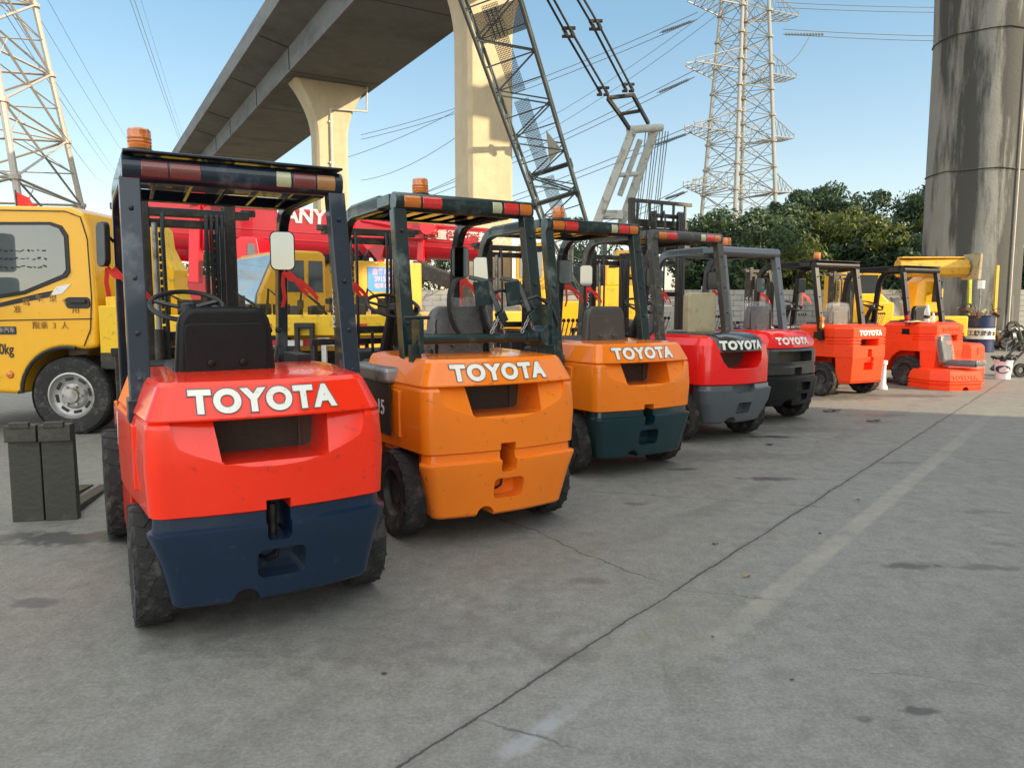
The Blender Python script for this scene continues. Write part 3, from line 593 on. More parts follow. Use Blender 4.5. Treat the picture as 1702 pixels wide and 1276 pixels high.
def tree(x, y, h, rx, label, k=0, n=5200, leaf=.125, low=.05, seed=0, group='trees behind the block wall', name='leafy_tree'):
    rg = np.random.RandomState(seed + 11); e = empty(name, (x, y, 0), label, 'tree', group)
    tr = MB(); top = Vector((rg.uniform(-.3, .3), rg.uniform(-.3, .3), h * .8))
    tr.path([(0, 0, -.1), (.05, 0, h * .25), (top.x * .5, top.y * .5, h * .5), top], [.16, .13, .09, .03], 7)
    cl = []
    for i in range(46):
        a = rg.uniform(0, 6.28); f = rg.uniform(.1, 1.08); z = h * (low + (1 - low) * rg.uniform(.08, .96)); prof = math.sin(math.pi * min(1, max(.12, (1.02 - (z / h)) * .95 + .12))) ** .6
        q = Vector((math.cos(a) * rx * f * prof, math.sin(a) * rx * f * prof, z)); cl.append((q, rg.uniform(.22, .62) * rx * .62))
        if i % 3 == 0: tr.path([(0, 0, z * .55), q.lerp(Vector((0, 0, z * .75)), .5), q], [.05, .035, .012], 5)
    cl.append((Vector((0, 0, h * .93)), rx * .3)); cl.append((Vector((.2, 0, h * .99)), rx * .16))
    tr.build('trunk', M['bark'], e)
    idx = rg.randint(0, len(cl), n); C = np.array([c[0] for c in cl])[idx]; rr = np.array([c[1] for c in cl])[idx]
    d = rg.normal(size=(n, 3)); d /= np.linalg.norm(d, axis=1)[:, None]; P = C + d * (rr * rg.uniform(.45, 1.12, n) ** .7)[:, None] * np.array([1, 1, .8])
    P[:, 2] = np.maximum(P[:, 2], .05)
    nn = d + rg.normal(size=(n, 3)) * .7; nn /= np.linalg.norm(nn, axis=1)[:, None]; u = np.cross(nn, rg.normal(size=(n, 3))); u /= np.linalg.norm(u, axis=1)[:, None]; w = np.cross(nn, u)
    s = (leaf * rg.uniform(.6, 1.4, n))[:, None]; V = np.stack([P - u * s, P - w * s * .38, P + u * s, P + w * s * .38], 1).reshape(-1, 3)
    me = bpy.data.meshes.new('crown'); me.vertices.add(4 * n); me.vertices.foreach_set('co', V.ravel()); me.loops.add(4 * n); me.loops.foreach_set('vertex_index', np.arange(4 * n))
    me.polygons.add(n); me.polygons.foreach_set('loop_start', np.arange(0, 4 * n, 4)); me.update(); me.validate()
    me.materials.append(LM[k]); o = bpy.data.objects.new('crown', me); COL.objects.link(o); o.parent = e
    return e
T = [(9.8, 31, 4.6, 2.3, 'bushy tree seen above the raised load backrest', 1), (12.0, 33, 5.0, 2.6, 'low rounded tree at the foot of the pylon', 1), (13.9, 31.5, 4.7, 2.3, 'yellowish leafy tree right of the pylon foot', 2),
     (14.0, 35, 6.0, 2.2, 'tall narrow dark tree just right of the tall pylon', 0), (16.2, 34, 5.7, 2.5, 'dark green tree with a pointed top mid row', 0), (17.9, 33, 5.6, 2.3, 'mid green tree below the empty sky', 1),
     (19.4, 35, 6.4, 2.4, 'taller dark tree next to the stained pier', 0), (17.4, 31, 5.2, 2.0, 'yellow tinted tree close left of the stained pier', 2), (20.6, 34, 6.5, 2.2, 'dark tree half hidden by the stained pier', 0),
     (11.4, 30.4, 3.4, 1.9, 'low bush behind the roof of the fifth forklift', 2), (14.9, 30.2, 3.6, 2.0, 'low dense bush behind the sixth forklift', 0), (8.2, 33, 4.6, 1.8, 'small green tree behind the crane mast', 1),
     (23.2, 30, 5.6, 2.6, 'dark bushy tree right of the stained pier', 0), (26, 40, 8.4, 3.4, 'taller tree far behind the pier at the right edge', 1), (19.0, 30.6, 4.0, 2.0, 'low bush against the stained pier', 1)]
for i, (x, y, h, rx, lb, k) in enumerate(T): tree(x, y, h * 1.10, rx, lb, k, seed=i * 5, n=14000, leaf=.11)
for i, (x, y, h, rx, lb) in enumerate([(-19.5, 42, 6.5, 3, 'tree glimpsed under the roof of the red and navy forklift'), (-15.4, 40, 5.2, 2.5, 'low tree behind the red crane boom'), (-4.5, 46, 5., 3., 'green tree at the foot of the pale pier'), (3.6, 44, 6.2, 2.6, 'tree behind the foot of the lattice boom')]):
    tree(x, y, h, rx, lb, 1, seed=i + 60, group='trees behind the lorries')
# ================================================================ forklifts
def ring(z, hr, hf, yr, yf, cr=.12, k=.05, n=8, w=0.):
    "plan outline at height z: front half-width hf at yf, rear half-width hr, rounded rear corners cr, rear face bulging by k"
    xr = hr - cr; yc = yr + k + cr; half = [(hf, yf), (hf + (hr - hf) * .25, yf + (yc - yf) * .35), (hf + (hr - hf) * .7, yf + (yc - yf) * .7)]
    for i in range(n + 1):
        a = math.pi / 2 * i / n; half.append((xr + cr * math.cos(a), yc - cr * math.sin(a)))
    for f in (.75, .5, .25): half.append((xr * f, yr + k * f * f))
    return [(x, y, z) for x, y in half] + [(0, yr, z)] + [(-x, y, z) for x, y in reversed(half)]
def arc(cy, cz, r, a0, a1, n=10): return [(cy + r * math.cos(R(a0 + (a1 - a0) * i / n)), cz + r * math.sin(R(a0 + (a1 - a0) * i / n))) for i in range(n + 1)]
def make_wheel(e, x, y, r, w, side, lug=18, tm=None):
    "tyre with lugs, rim and hub"
    b = MB(); s = side; q = r * .60
    prof = [(q, -w * .42), (r * .80, -w * .5), (r * .93, -w * .5), (r * .975, -w * .40), (r * .975, w * .40), (r * .93, w * .5), (r * .80, w * .5), (q, w * .42)]
    b.lathe(prof, (0, 0, 0), 0, 40, close=True)
    for i in range(lug):
        for sg in (-1, 1):
            t = 2 * math.pi * (i + (.5 if sg > 0 else 0)) / lug
            m = Matrix.Rotation(t, 3, 'X'); c = m @ Vector((sg * w * .24, r * .972, 0)); m2 = m @ Matrix.Rotation(sg * .35, 3, 'Y')
            b.box(c, (w * .40, r * .018, 2 * math.pi * r / lug * .68), m @ Matrix.Rotation(sg * .5, 3, 'Y'))
            c = m @ Vector((sg * w * .485, r * .885, 0)); b.box(c, (w * .03, r * .10, 2 * math.pi * r / lug * .62), m)
    o = b.build('wheel', tm or M['rubber'], e, smooth=30, loc=(x, y, r))
    g = MB(); g.lathe([(q * 1.02, -w * .40), (q * 1.02, w * .42), (q * .88, w * .43), (q * .82, w * .18), (q * .45, w * .10), (q * .42, w * .24), (0.001, w * .26)], (0, 0, 0), 0, 28)
    if s < 0: g.v = [(-p[0], p[1], p[2]) for p in g.v]
    for i in range(6):
        t = math.pi / 3 * i; g.tube((s * w * .12, q * .63 * math.cos(t), q * .63 * math.sin(t)), (s * w * .20, q * .63 * math.cos(t), q * .63 * math.sin(t)), r * .035, 6)
    g.build('rim', M['rim'], o)
    return o
def prismcut(poly, y0, y1):
    o = MB().prism(poly, 1, y0, y1).build('cutter', M['black'], smooth=0); return o
def forklift(loc, rz, label, style='A', up='redorange', low='navy', frame='navyframe', body=None, wd=1., beacon=True, gh=2.1, seat='vinyl', bars=False, lamps='dull', mast_up=0, hood='black', text=True, mirrors=(1, 1), lma=-25, ribbon=True, s=1., wrapseat=False, gfy=0, carr=0., number=None, roofy=(.2, 1.2), plate=False, gx=.46, gxo=0., seatx=-.06, mastx=-.04, bxo=.10):
    e = empty('forklift', loc, label, 'forklift', 'parked forklifts in the diagonal row', rz, s)
    UP, LOW, FR = M[up], M[low], M[frame]; body = M[body or up]
    hw = .53 * wd
    # ---------- counterweight
    if style == 'A':
        rr = [ring(.553, .475 * wd, .535 * wd, -.44, .45, .075, .045), ring(.56, .485 * wd, .545 * wd, -.45, .45, .075, .045), ring(.75, .494 * wd, .55 * wd, -.456, .45, .075, .045), ring(.915, .486 * wd, .545 * wd, -.445, .45, .075, .045), ring(.93, .482 * wd, .54 * wd, -.440, .45, .075, .045), ring(.936, .474 * wd, .535 * wd, -.432, .45, .075, .045),
              ring(.944, .482 * wd, .54 * wd, -.442, .45, .075, .045), ring(.95, .482 * wd, .54 * wd, -.442, .45, .075, .045), ring(1.075, .432 * wd, .49 * wd, -.385, .45, .07, .045), ring(1.092, .418 * wd, .475 * wd, -.366, .45, .065, .045), ring(1.103, .33 * wd, .40 * wd, -.27, .45, .06, .045)]
        cw = MB().loft(rr).build('counterweight', UP, e)
        sc = MB()
        o_ = [(-.40, .9395), (-.385, .87), (-.355, .80), (-.315, .757), (-.26, .735), (.26, .735), (.315, .757), (.355, .80), (.385, .87), (.40, .9395)]
        def yy(z): return -.458 + .088 * (z - .735) / .201
        vs = [(x * wd, -.7, z) for x, z in o_] + [(x * wd, yy(z), z) for x, z in o_]; n = len(o_)
        sc.add(vs, [tuple(range(n)), tuple(range(2 * n - 1, n - 1, -1))] + [(i, n + i, n + (i + 1) % n, (i + 1) % n) for i in range(n)])
        cuts = [sc.build('cutter', UP, smooth=0), prismcut([(-.235 * wd, .9383), (-.215 * wd, .775), (-.20 * wd, .762), (.205 * wd, .762), (.22 * wd, .775), (.235 * wd, .9383)], -.7, -.12),
                prismcut([(-.05, .40), (.05, .40), (.05, .598), (-.05, .598)], -.7, -.16)]
        boolcut(cw, cuts); bvl(cw, .007, 3)
        g_ = MB().box((-.0, -.135, .85), (.46 * wd, .02, .20)); 
        for k in range(19): g_.box((-.025, -.15, .762 + .0092 * k), (.37 * wd, .012, .0035))
        g_.box((.165 * wd, -.15, .85), (.012, .03, .18))
        g_.build('radiator_grille', M['fin'], cw, smooth=0)
        rr = [ring(.165, .405 * wd, .40 * wd, -.40, -.20, .06, .045), ring(.18, .415 * wd, .41 * wd, -.415, -.20, .06, .045), ring(.38, .46 * wd, .44 * wd, -.448, -.20, .07, .045), ring(.484, .495 * wd, .44 * wd, -.468, -.20, .08, .045), ring(.498, .495 * wd, .44 * wd, -.468, -.20, .08, .045), ring(.506, .474 * wd, .44 * wd, -.440, -.20, .075, .045), ring(.551, .470 * wd, .44 * wd, -.437, -.20, .075, .045)]
        lo = MB().loft(rr).build('bumper_casting', LOW, e)
        boolcut(lo, [prismcut([(-.05, .44), (-.038, .425), (.038, .425), (.05, .44), (.05, .7), (-.05, .7)], -.7, -.23), prismcut(rrect(.01, .325, .20, .125, .03), -.7, -.31),
                     prismcut([(-.19, .1)] + [(-.135 + .055 * math.cos(R(a)), .165 + .06 * math.sin(R(a))) for a in range(180, -1, -20)] + [(-.08, .1)], -.7, -.20),
                     prismcut([(-.32 * wd, .497), (-.30 * wd, .497), (-.30 * wd, .7), (-.32 * wd, .7)], -.7, -.425)]); bvl(lo, .006, 2)
        MB().lathe([(.018, -.02), (.018, .12), (.001, .12)], (.0, -.32, .43), 2, 12).build('tow_pin', M['iron'], lo)
        MB().path([(-.06, -.325, .37), (-.07, -.335, .33), (-.03, -.34, .305), (.01, -.335, .32), (.02, -.33, .36)], .008, 6).build('hose', M['black'], lo)
        th, tz, ts = .078, 1.012, .119
        bd = MB().prism([(.44, .55), (.44, 1.09), (-.1, 1.09), (-.1, .93), (-.1, .62)] , 0, -.40, .40)
    elif style == 'B':
        rr = [ring(.60, .475, .53, -.44, .45, .14, .06), ring(.61, .485, .54, -.455, .45, .14, .06), ring(.85, .485, .54, -.46, .45, .14, .06), ring(1.0, .46, .52, -.44, .45, .14, .06), ring(1.07, .42, .49, -.40, .45, .14, .06), ring(1.10, .36, .44, -.33, .45, .13, .06)]
        cw = MB().loft(rr).build('counterweight', UP, e)
        o_ = [(-.30, .93), (-.27, .84), (-.21, .775), (-.15, .765), (.15, .765), (.21, .775), (.27, .84), (.30, .93)]
        boolcut(cw, [prismcut(o_, -.7, -.15), prismcut([(-.36, 1.3), (-.304, .921), (.304, .921), (.36, 1.3)], -.71, -.402)]); bvl(cw, .008, 3)
        rr = [ring(.935, .335, .30, -.463, .30, .10, .045), ring(1.02, .35, .32, -.456, .32, .10, .045), ring(1.07, .345, .33, -.42, .34, .10, .045), ring(1.108, .33, .34, -.34, .36, .10, .045), ring(1.128, .28, .30, -.24, .40, .10, .04)]
        cap = MB().loft(rr).build('rear_cap', M['darkgrey'], e, bevel=.01)
        MB().box((0, -.155, .85), (.60, .02, .18)).build('radiator_grille', M['fin'], cw, smooth=0)
        rr = [ring(.20, .36, .38, -.36, -.16, .09, .04), ring(.22, .38, .39, -.39, -.16, .10, .04), ring(.42, .47, .42, -.46, -.16, .10, .05), ring(.55, .49, .43, -.475, -.16, .10, .05), ring(.56, .47, .42, -.455, -.16, .10, .05), ring(.598, .465, .42, -.45, -.16, .10, .05)]
        lo = MB().loft(rr).build('bumper_casting', LOW, e)
        boolcut(lo, [prismcut([(-.16, .56), (-.12, .52), (.12, .52), (.16, .56), (.16, .8), (-.16, .8)], -.7, -.38), prismcut(rrect(.02, .36, .19, .12, .02), -.7, -.33),
                     prismcut([(-.19, .1)] + [(-.115 + .075 * math.cos(R(a)), .20 + .07 * math.sin(R(a))) for a in range(180, -1, -20)] + [(-.04, .1)], -.7, -.2)]); bvl(lo, .008, 2)
        th, tz, ts = .09, 1.0, .112
    elif style == 'C':
        rr = [ring(.90, .47, .53, -.45, .45, .15, .06), ring(.98, .475, .53, -.45, .45, .15, .06), ring(1.06, .44, .51, -.41, .45, .15, .06), ring(1.11, .38, .45, -.34, .45, .15, .06)]
        cw = MB().loft(rr).build('engine_cover', UP, e, bevel=.01)
        rr = [ring(.58, .465, .53, -.445, .45, .14), ring(.60, .48, .54, -.46, .45, .14), ring(.68, .48, .54, -.462, .45, .14), ring(.69, .472, .535, -.452, .45, .14), ring(.72, .472, .535, -.452, .45, .14), ring(.73, .482, .54, -.462, .45, .14), ring(.87, .475, .54, -.458, .45, .14), ring(.895, .465, .53, -.445, .45, .14)]
        c2 = MB().loft(rr).build('counterweight', M['darkgrey'], e)
        boolcut(c2, [prismcut(rrect(.02, .805, .60, .125, .03), -.7, -.25), prismcut([(-.03, .58), (.10, .58), (.10, .68), (-.03, .68)], -.7, -.38)]); bvl(c2, .007, 2)
        MB().box((0, -.26, .80), (.60, .02, .12)).build('radiator_grille', M['fin'], c2, smooth=0)
        rr = [ring(.22, .39, .38, -.39, -.16, .09, .04), ring(.30, .45, .41, -.44, -.16, .09, .04), ring(.50, .48, .43, -.47, -.16, .09, .05), ring(.54, .485, .43, -.472, -.16, .09, .05), ring(.55, .465, .42, -.45, -.16, .09, .05), ring(.578, .46, .42, -.45, -.16, .09, .05)]
        lo = MB().loft(rr).build('bumper_casting', LOW, e)
        boolcut(lo, [prismcut(rrect(.15, .45, .26, .10, .02), -.7, -.38), prismcut(rrect(.15, .32, .20, .08, .02), -.7, -.38), prismcut([(-.15, .1)] + [(-.07 + .08 * math.cos(R(a)), .21 + .09 * math.sin(R(a))) for a in range(180, -1, -20)] + [(.01, .1)], -.7, -.2)]); bvl(lo, .008, 2)
        th, tz, ts = .09, .985, .105
    else:
        def rd(z, i=0., f=.45, hr=.36): return [(.52 - i, f, z), (.52 - i, .0, z), (.52 - i, -.22, z), (hr - i * .5, -.44 + i, z), (.12, -.455 + i, z), (-.12, -.455 + i, z), (-hr + i * .5, -.44 + i, z), (-.52 + i, -.22, z), (-.52 + i, .0, z), (-.52 + i, f, z)]
        lv = [(.62, 0), (.80, 0), (.806, .02), (.822, .02), (.828, 0), (.845, 0), (.851, .02), (.867, .02), (.873, 0), (.895, 0), (.901, .02), (.917, .02), (.925, 0), (1.05, .0), (1.075, .02), (1.11, .10)]
        cw = MB().loft([rd(z, i) for z, i in lv]).build('counterweight', UP, e, smooth=20)
        boolcut(cw, [prismcut([(-.20, .79), (.20, .79), (.20, .90), (-.20, .90)], -.7, -.20), prismcut([(-.045, .40), (.045, .40), (.045, .74), (-.045, .74)], -.7, -.34)], 20); bvl(cw, .006, 2, 30)
        MB().box((0, -.21, .845), (.38, .02, .10)).build('radiator_grille', M['fin'], cw, smooth=0)
        def rl(z, i): return [(.42 - i, -.18, z), (.50 - i, -.24, z), (.355 - i * .5, -.44 + i, z), (.12, -.452 + i, z), (-.12, -.452 + i, z), (-.355 + i * .5, -.44 + i, z), (-.50 + i, -.24, z), (-.42 + i, -.18, z)]
        lo = MB().loft([rl(.22, .06), rl(.26, .035), rl(.619, 0)]).build('bumper_casting', LOW, e, smooth=20)
        boolcut(lo, [prismcut([(-.10, .42), (.10, .42), (.10, .54), (-.10, .54)], -.7, -.34), prismcut([(.03, .55), (.10, .55), (.10, .65), (.03, .65)], -.7, -.40)], 20); bvl(lo, .006, 2, 30)
        th, tz, ts = .08, .985, .10
    # lettering
    tgt = cap if style == 'B' else cw
    if text:
        tx = -.03 if style != 'D' else .0
        sxx = 1.06 * wd; sp = 1.19
        sl = 0
        wrap_text("TOYOTA", ts, tgt, tx, tz, M['letterrim'], .0105, .0015 if style != 'B' else .010, sxx, sp, 'lettering_edge')
        wrap_text("TOYOTA", ts, tgt, tx, tz, M['white'], .0062, .0045 if style != 'B' else .014, sxx, sp)
    # ---------- chassis: side frames with wheel arches, step and front fender
    fr = MB(); rw_, fw = .27, .33; wb = 1.5
    for sx in (-1, 1):
        x0, x1 = sx * (hw - .06), sx * (hw - .012)
        po = [(-.10, .62)] + [(rw_ * 0 + .36 * math.cos(R(a)), .27 + .36 * math.sin(R(a))) for a in range(104, 9, -12)] + [(.42, .20), (1.08, .20)]
        po += [(1.5 + .40 * math.cos(R(a)), .33 + .40 * math.sin(R(a))) for a in range(195, 39, -13)] + [(1.85, .70), (1.78, .80), (1.2, .80), (1.14, .50), (.82, .48), (.74, .94), (.40, .94), (-.10, .90)]
        fr.prism(po, 0, x0, x1)
    fr.box((0, .85, .35), (.8, .9, .22)); fr.box((0, 1.0, .50), (hw * 1.9, .50, .04)); fr.box((0, 1.52, .70), (hw * 1.5, .5, .22))
    fr.box((0, .32, .62), (.60, .66, .5))
    fr.build('chassis', body, e, bevel=.008)
    ub = MB(); ub.box((0, .1, .30), (.60, .75, .10)); ub.tube((-.42, 0, .27), (.42, 0, .27), .05, 10); ub.tube((-.38, 1.5, .33), (.38, 1.5, .33), .08, 10); ub.build('axle', M['iron'], e)
    # engine hood, dash and floor
    MB().box((0, .42, .975), (hw * 1.72, .72, .12)).build('hood', M[hood], e, bevel=.03)
    da = MB(); da.prism([(1.15, .7), (1.42, .7), (1.42, 1.02), (1.34, 1.08), (1.22, 1.06)], 0, -.36, .36); da.build('dashboard', M['black'], e, bevel=.02)
    for sx in (-1, 1):
        make_wheel(e, sx * (hw - .062), 0, rw_, .148, sx); make_wheel(e, sx * (hw - .03), wb, fw, .20, sx, 20)
    if number:
        for sx in (-1, 1):
            pl = MB().prism([(-.02, .62), (-.02, .93), (.62, .93), (.66, .62)], 0, sx * (hw + .006), sx * (hw + .016)).build('side_panel', M['black'], e, bevel=.004)
            m_ = rot(rx=R(90), rz=R(90) * sx)
            m_ = rot(rz=R(90 * sx)) @ rot(rx=R(90))
            sign_text("GENEO", .07, (sx * (hw + .017), .38 if sx < 0 else .25, .74), m_, M['label'], pl, .001)
            sign_text("15", .13, (sx * (hw + .017), .12 if sx < 0 else .5, .78), m_, M['label'], pl, .0)
        MB().box((-hw + .02, .3, .98), (.12, .62, .10)).build('hood_trim', M['steel'], e, bevel=.03)
    # ---------- seat
    sm = M[seat]
    if seat == 'beige':
        st = MB().prism(rrect(0, 1.28, .40, .52, .05), 1, .18, .28).build('seat_back', sm, e, bevel=.02)
    else:
        pr = rrect(0, 1.195, .45, .40, .08, 5); tp = [(x * (.86 + .14 * min(1, (1.42 - z) / .3)), z) for x, z in pr]
        st = MB().prism(tp, 1, .14, .22).build('seat_back', sm, e, bevel=.03, seg=3)
        bk = MB().prism(rrect(0, 1.19, .36, .26, .03), 1, .130, .142); 
        for sx in (-.07, .07): bk.lathe([(.018, .0), (.018, -.012), (.001, -.015)], (sx, .13, 1.14), 1, 12)
        bk.build('back_panel', sm, st, bevel=.006)
    MB().box((0, .42, 1.075), (.46, .44, .11)).build('seat_cushion', sm, e, bevel=.035, seg=3)
    if wrapseat:
        q = MB(); rgw = random.Random(5)
        rgs = []
        for z, f in [(1.02, 1), (1.1, .97), (1.2, 1), (1.3, .96), (1.38, .93), (1.43, .84), (1.45, .6), (1.455, .2)]:
            rgs.append([((.275 * f + rgw.uniform(-.015, .015)) * math.cos(t * math.pi / 12), .2 + (.085 * f + rgw.uniform(-.012, .012)) * math.sin(t * math.pi / 12), z) for t in range(24)])
        q.loft(rgs).build('plastic_wrap', M['plastic'], st, smooth=20)
    for o_2 in e.children:
        if o_2.name.startswith('seat_'): o_2.location.x += seatx; o_2.location.y -= .08
    # ---------- steering wheel, levers
    sc_ = Vector((-.15, 1.0, 1.40)); ax = Vector((0, -.42, .9)).normalized(); u = Vector((1, 0, 0)); w_ = ax.cross(u)
    stw = MB(); stw.path([sc_ + u * (.19 * math.cos(t * math.pi / 14)) + w_ * (.19 * math.sin(t * math.pi / 14)) for t in range(28)], .014, 8, closed=True)
    for a in (20, 160, 270): stw.bar(sc_ - ax * .02, sc_ + u * (.185 * math.cos(R(a))) + w_ * (.185 * math.sin(R(a))), .03, .01, up=tuple(ax))
    stw.lathe([(.05, -.03), (.045, .01), (.001, .02)], sc_, 2, 14); k_ = sc_ + u * .13 + w_ * -.12; stw.tube(k_, k_ + ax * .05, .018, 8)
    stc = stw.build('steering_wheel', M['black'], e)
    MB().tube(sc_ - ax * .02, sc_ - ax * .42, .035, 10, .055).build('steering_column', M['black'], stc)
    lv_ = MB()
    for i in range(4): lv_.tube((.20 + .05 * i, 1.18, 1.02), (.21 + .055 * i, 1.12, 1.24), .007, 6); 
    lvo = lv_.build('lever', M['steel'], e)
    kb = MB()
    for i in range(4): kb.lathe([(.001, -.02), (.017, -.012), (.02, 0), (.014, .018), (.001, .022)], (.21 + .055 * i, 1.12, 1.25), 2, 10)
    kb.build('knob', M['black'], lvo)
    # ---------- overhead guard
    GX = gx; y0, y1 = roofy; zt = gh; pre = set(e.children)
    gf = MB()
    for sx in (-1, 1):
        gp = MB()
        # rear leg: channel leaning back towards the counterweight
        a = Vector((sx * (GX), y0 - .02, zt - .10)); b_ = Vector((sx * (GX + .012), y0 - .215, .87))
        gp.bar(a, b_, .085, .075, up=(0, 1, 0)); 
        for f in (.12, .4, .62, .8):
            q = a.lerp(b_, f) + Vector((0, -.04, 0)); gp.tube(q, q + Vector((0, -.014, 0)), .012, 6)
        gp.box((sx * (GX + .012), y0 - .17, .95), (.10, .15, .10)); gp.build('rear_post', FR, e, bevel=.008)
        # front leg: flat bar curving out of the roof
        pts = [Vector((sx * GX, y0 + .25, zt - .035)), Vector((sx * GX, y1 - .12, zt - .035)), Vector((sx * GX, y1, zt - .06)), Vector((sx * GX, y1 + .08, zt - .13)), Vector((sx * GX, y1 + .135, zt - .25)), Vector((sx * GX, y1 + .17, zt - .5)), Vector((sx * GX, y1 + .25, .80))]
        MB().ribbon(pts, .06, .10, (1, 0, 0)).build('front_post', FR, e, bevel=.012, smooth=50)
    rf = MB()
    # rear lamp beam
    rf.prism(rrect(y0 - .02, zt - .055, .11, .115, .05, 5), 0, -GX - .03, GX + .03)
    rf.box((0, y1 - .04, zt - .04), (GX * 2, .07, .06))
    for sx in (-1, 1): rf.box((sx * GX, (y0 + y1) / 2, zt - .035), (.06, y1 - y0 - .1, .07))
    if bars or not plate:
        nb = 6
        for i in range(nb):
            x = -GX + .09 + (2 * GX - .18) * i / (nb - 1); rf.box((x, (y0 + y1) / 2 + .03, zt - .045), (.085, y1 - y0 - .14, .03))
        rf.box((0, y0 + .06, zt - .045), (2 * GX - .06, .07, .035)); rf.box((0, y0 + .62, zt - .05), (2 * GX - .06, .52, .02))
    if plate:
        rf.box((0, (y0 + y1) / 2 - .02, zt + .014), (GX * 2 + .05, y1 - y0 + .14, .012))
        for i in range(5): rf.bar((-.34 + .17 * i, y0 + .05, zt - .03), (-.30 + .17 * i, y1 - .1, zt - .05), .02, .035)
    rfo = rf.build('roof', FR, e, bevel=.004)
    if lamps:
        rl_ = M['redlens'] if lamps == 'red' else M['dullredlens']; ly = y0 - .02
        sets = ((-.36, .11, M['amber'] if lamps == 'red' else rl_), (-.235, .13, rl_), (.20, .07, M['clearlens']), (.30, .11, rl_), (.405, .09, M['amber'] if lamps == 'red' else M['dullamber']))
        for x, w2, mm in sets:
            x *= wd
            MB().prism(rrect(ly, zt - .055, .118, .098, .044, 5), 0, x - w2 / 2, x + w2 / 2).build('tail_light', mm, e, bevel=.004)
    if beacon:
        bx, by, bz = (-GX + .12 + bxo, y0 + .14, zt + (.02 if plate else -.01)) if style != 'C' else (-GX + .3, y0 + .2, zt)
        bo = MB().lathe([(0.0600, 0.0000), (0.0600, 0.0360), (0.0560, 0.0400), (0.0008, 0.0400)], (bx, by, bz), 2, 24).build('beacon', M['black'], e)
        MB().lathe([(0.0496, 0.0400), (0.0512, 0.0480), (0.0528, 0.0600), (0.0496, 0.0640), (0.0528, 0.0720), (0.0496, 0.0800), (0.0528, 0.0880), (0.0496, 0.0960), (0.0512, 0.1080), (0.0496, 0.1240), (0.0416, 0.1320), (0.0008, 0.1344)], (bx, by, bz), 2, 28).build('beacon_lens', M['amber'], bo)
    # ---------- mirrors and ribbons
    for sx, on in zip((-1, 1), mirrors):
        if not on: continue
        my = y1 + .03; mz = 1.74; mx_ = sx * GX + (-.02 if sx > 0 else -.07)
        r_ = rot(rz=R(-12 if sx > 0 else lma), rx=R(1))
        mo = MB().tube((sx * GX, y1 + .17, 1.74), (mx_, my, mz + .06), .01, 6)
        q = rrect(0, 0, .15, .245, .04, 4); n = len(q); vs = [Vector((mx_, my, mz)) + r_ @ Vector((a, d, b_)) for d in (0, .03) for a, b_ in q]
        mo.add(vs, [tuple(range(n)), tuple(range(2 * n - 1, n - 1, -1))] + [(i, n + i, n + (i + 1) % n, (i + 1) % n) for i in range(n)])
        mo = mo.build('mirror', M['black'], e, bevel=.006)
        q = rrect(0, 0, .137, .23, .034, 4); vs = [Vector((mx_, my, mz)) + r_ @ Vector((a, -.002, b_)) for a, b_ in q]
        MB().add(vs, [tuple(range(n))]).build('mirror_glass', M['mirror'], mo)
        if ribbon:
            rb = MB(); p = Vector((mx_, my - .01, mz - .13)); L_ = .22 if sx > 0 else .16
            rb.ribbon([p, p + Vector((.03, -.02, -.04)), p + Vector((.10, -.03, -.06)), p + Vector((.16, -.02, -.11)), p + Vector((.21, -.01, -.17))], .032, .003, (.3, .2, 1))
            rb.ribbon([p + Vector((.03, 0, 0)), p + Vector((.07, -.03, -.05)), p + Vector((.10, -.03, -.10)), p + Vector((.14, -.02, -.14))], .028, .003, (.6, .2, .7))
            rb.ribbon([p, p + Vector((-.01, -.02, -.08)), p + Vector((.0, -.015, -.16)), p + Vector((-.015, -.01, -L_))], .024, .003, (1, .2, .1))
            rb.build('ribbon', M['ribbon'], e, smooth=50)
    if gxo:
        for o_2 in e.children:
            if o_2 not in pre: o_2.location.x += gxo
    # ---------- mast
    MY = 1.80; MH = 2.02; pre = set(e.children)
    ms = MB()
    for sx in (-1, 1):
        x = sx * .28; ms.box((x, MY, MH / 2 + .04), (.035, .13, MH)); ms.box((x - sx * .03, MY - .055, MH / 2 + .04), (.05, .02, MH)); ms.box((x - sx * .03, MY + .055, MH / 2 + .04), (.05, .02, MH))
    ms.box((0, MY, MH - .02), (.78, .10, .05)); ms.tube((-.39, MY, MH - .02), (-.39, MY, MH + .02), .05, 12); ms.tube((.39, MY, MH - .02), (.39, MY, MH + .02), .05, 12); ms.box((0, MY, .5), (.6, .06, .12)); ms.box((0, MY, .12), (.6, .1, .1))
    ms.build('mast', M['iron'], e, bevel=.004)
    im = MB()
    for sx in (-1, 1): im.box((sx * .235, MY + .01, 1.04 + mast_up / 2), (.03, .10, 1.9 + mast_up)); im.tube((sx * .20, MY - .10, .1), (sx * .20, MY - .10, 1.25), .035, 12)
    im.box((0, MY + .01, 1.93 + mast_up), (.5, .07, .05)); im.box((0, MY + .01, 1.2 + mast_up / 2), (.46, .05, .06)); im.build('inner_mast', M['iron'], e, bevel=.004)
    for sx in (-1, 1): MB().tube((sx * .20, MY - .10, 1.25), (sx * .20, MY - .10, 1.92), .018, 10).build('lift_rod', M['steel'], e)
    hs = MB()
    for i, x in enumerate((.10, .13, .165, -.16, .195)):
        hs.path([(x, MY - .06, 1.90 + mast_up), (x + .01, MY - .10, 1.98 + mast_up), (x, MY - .14, 1.86 + mast_up), (x + .01 * (i % 2), MY - .12, 1.2), (x, MY - .10, .5)], .013, 6)
    hs.build('hose', M['black'], e)
    ch = MB()
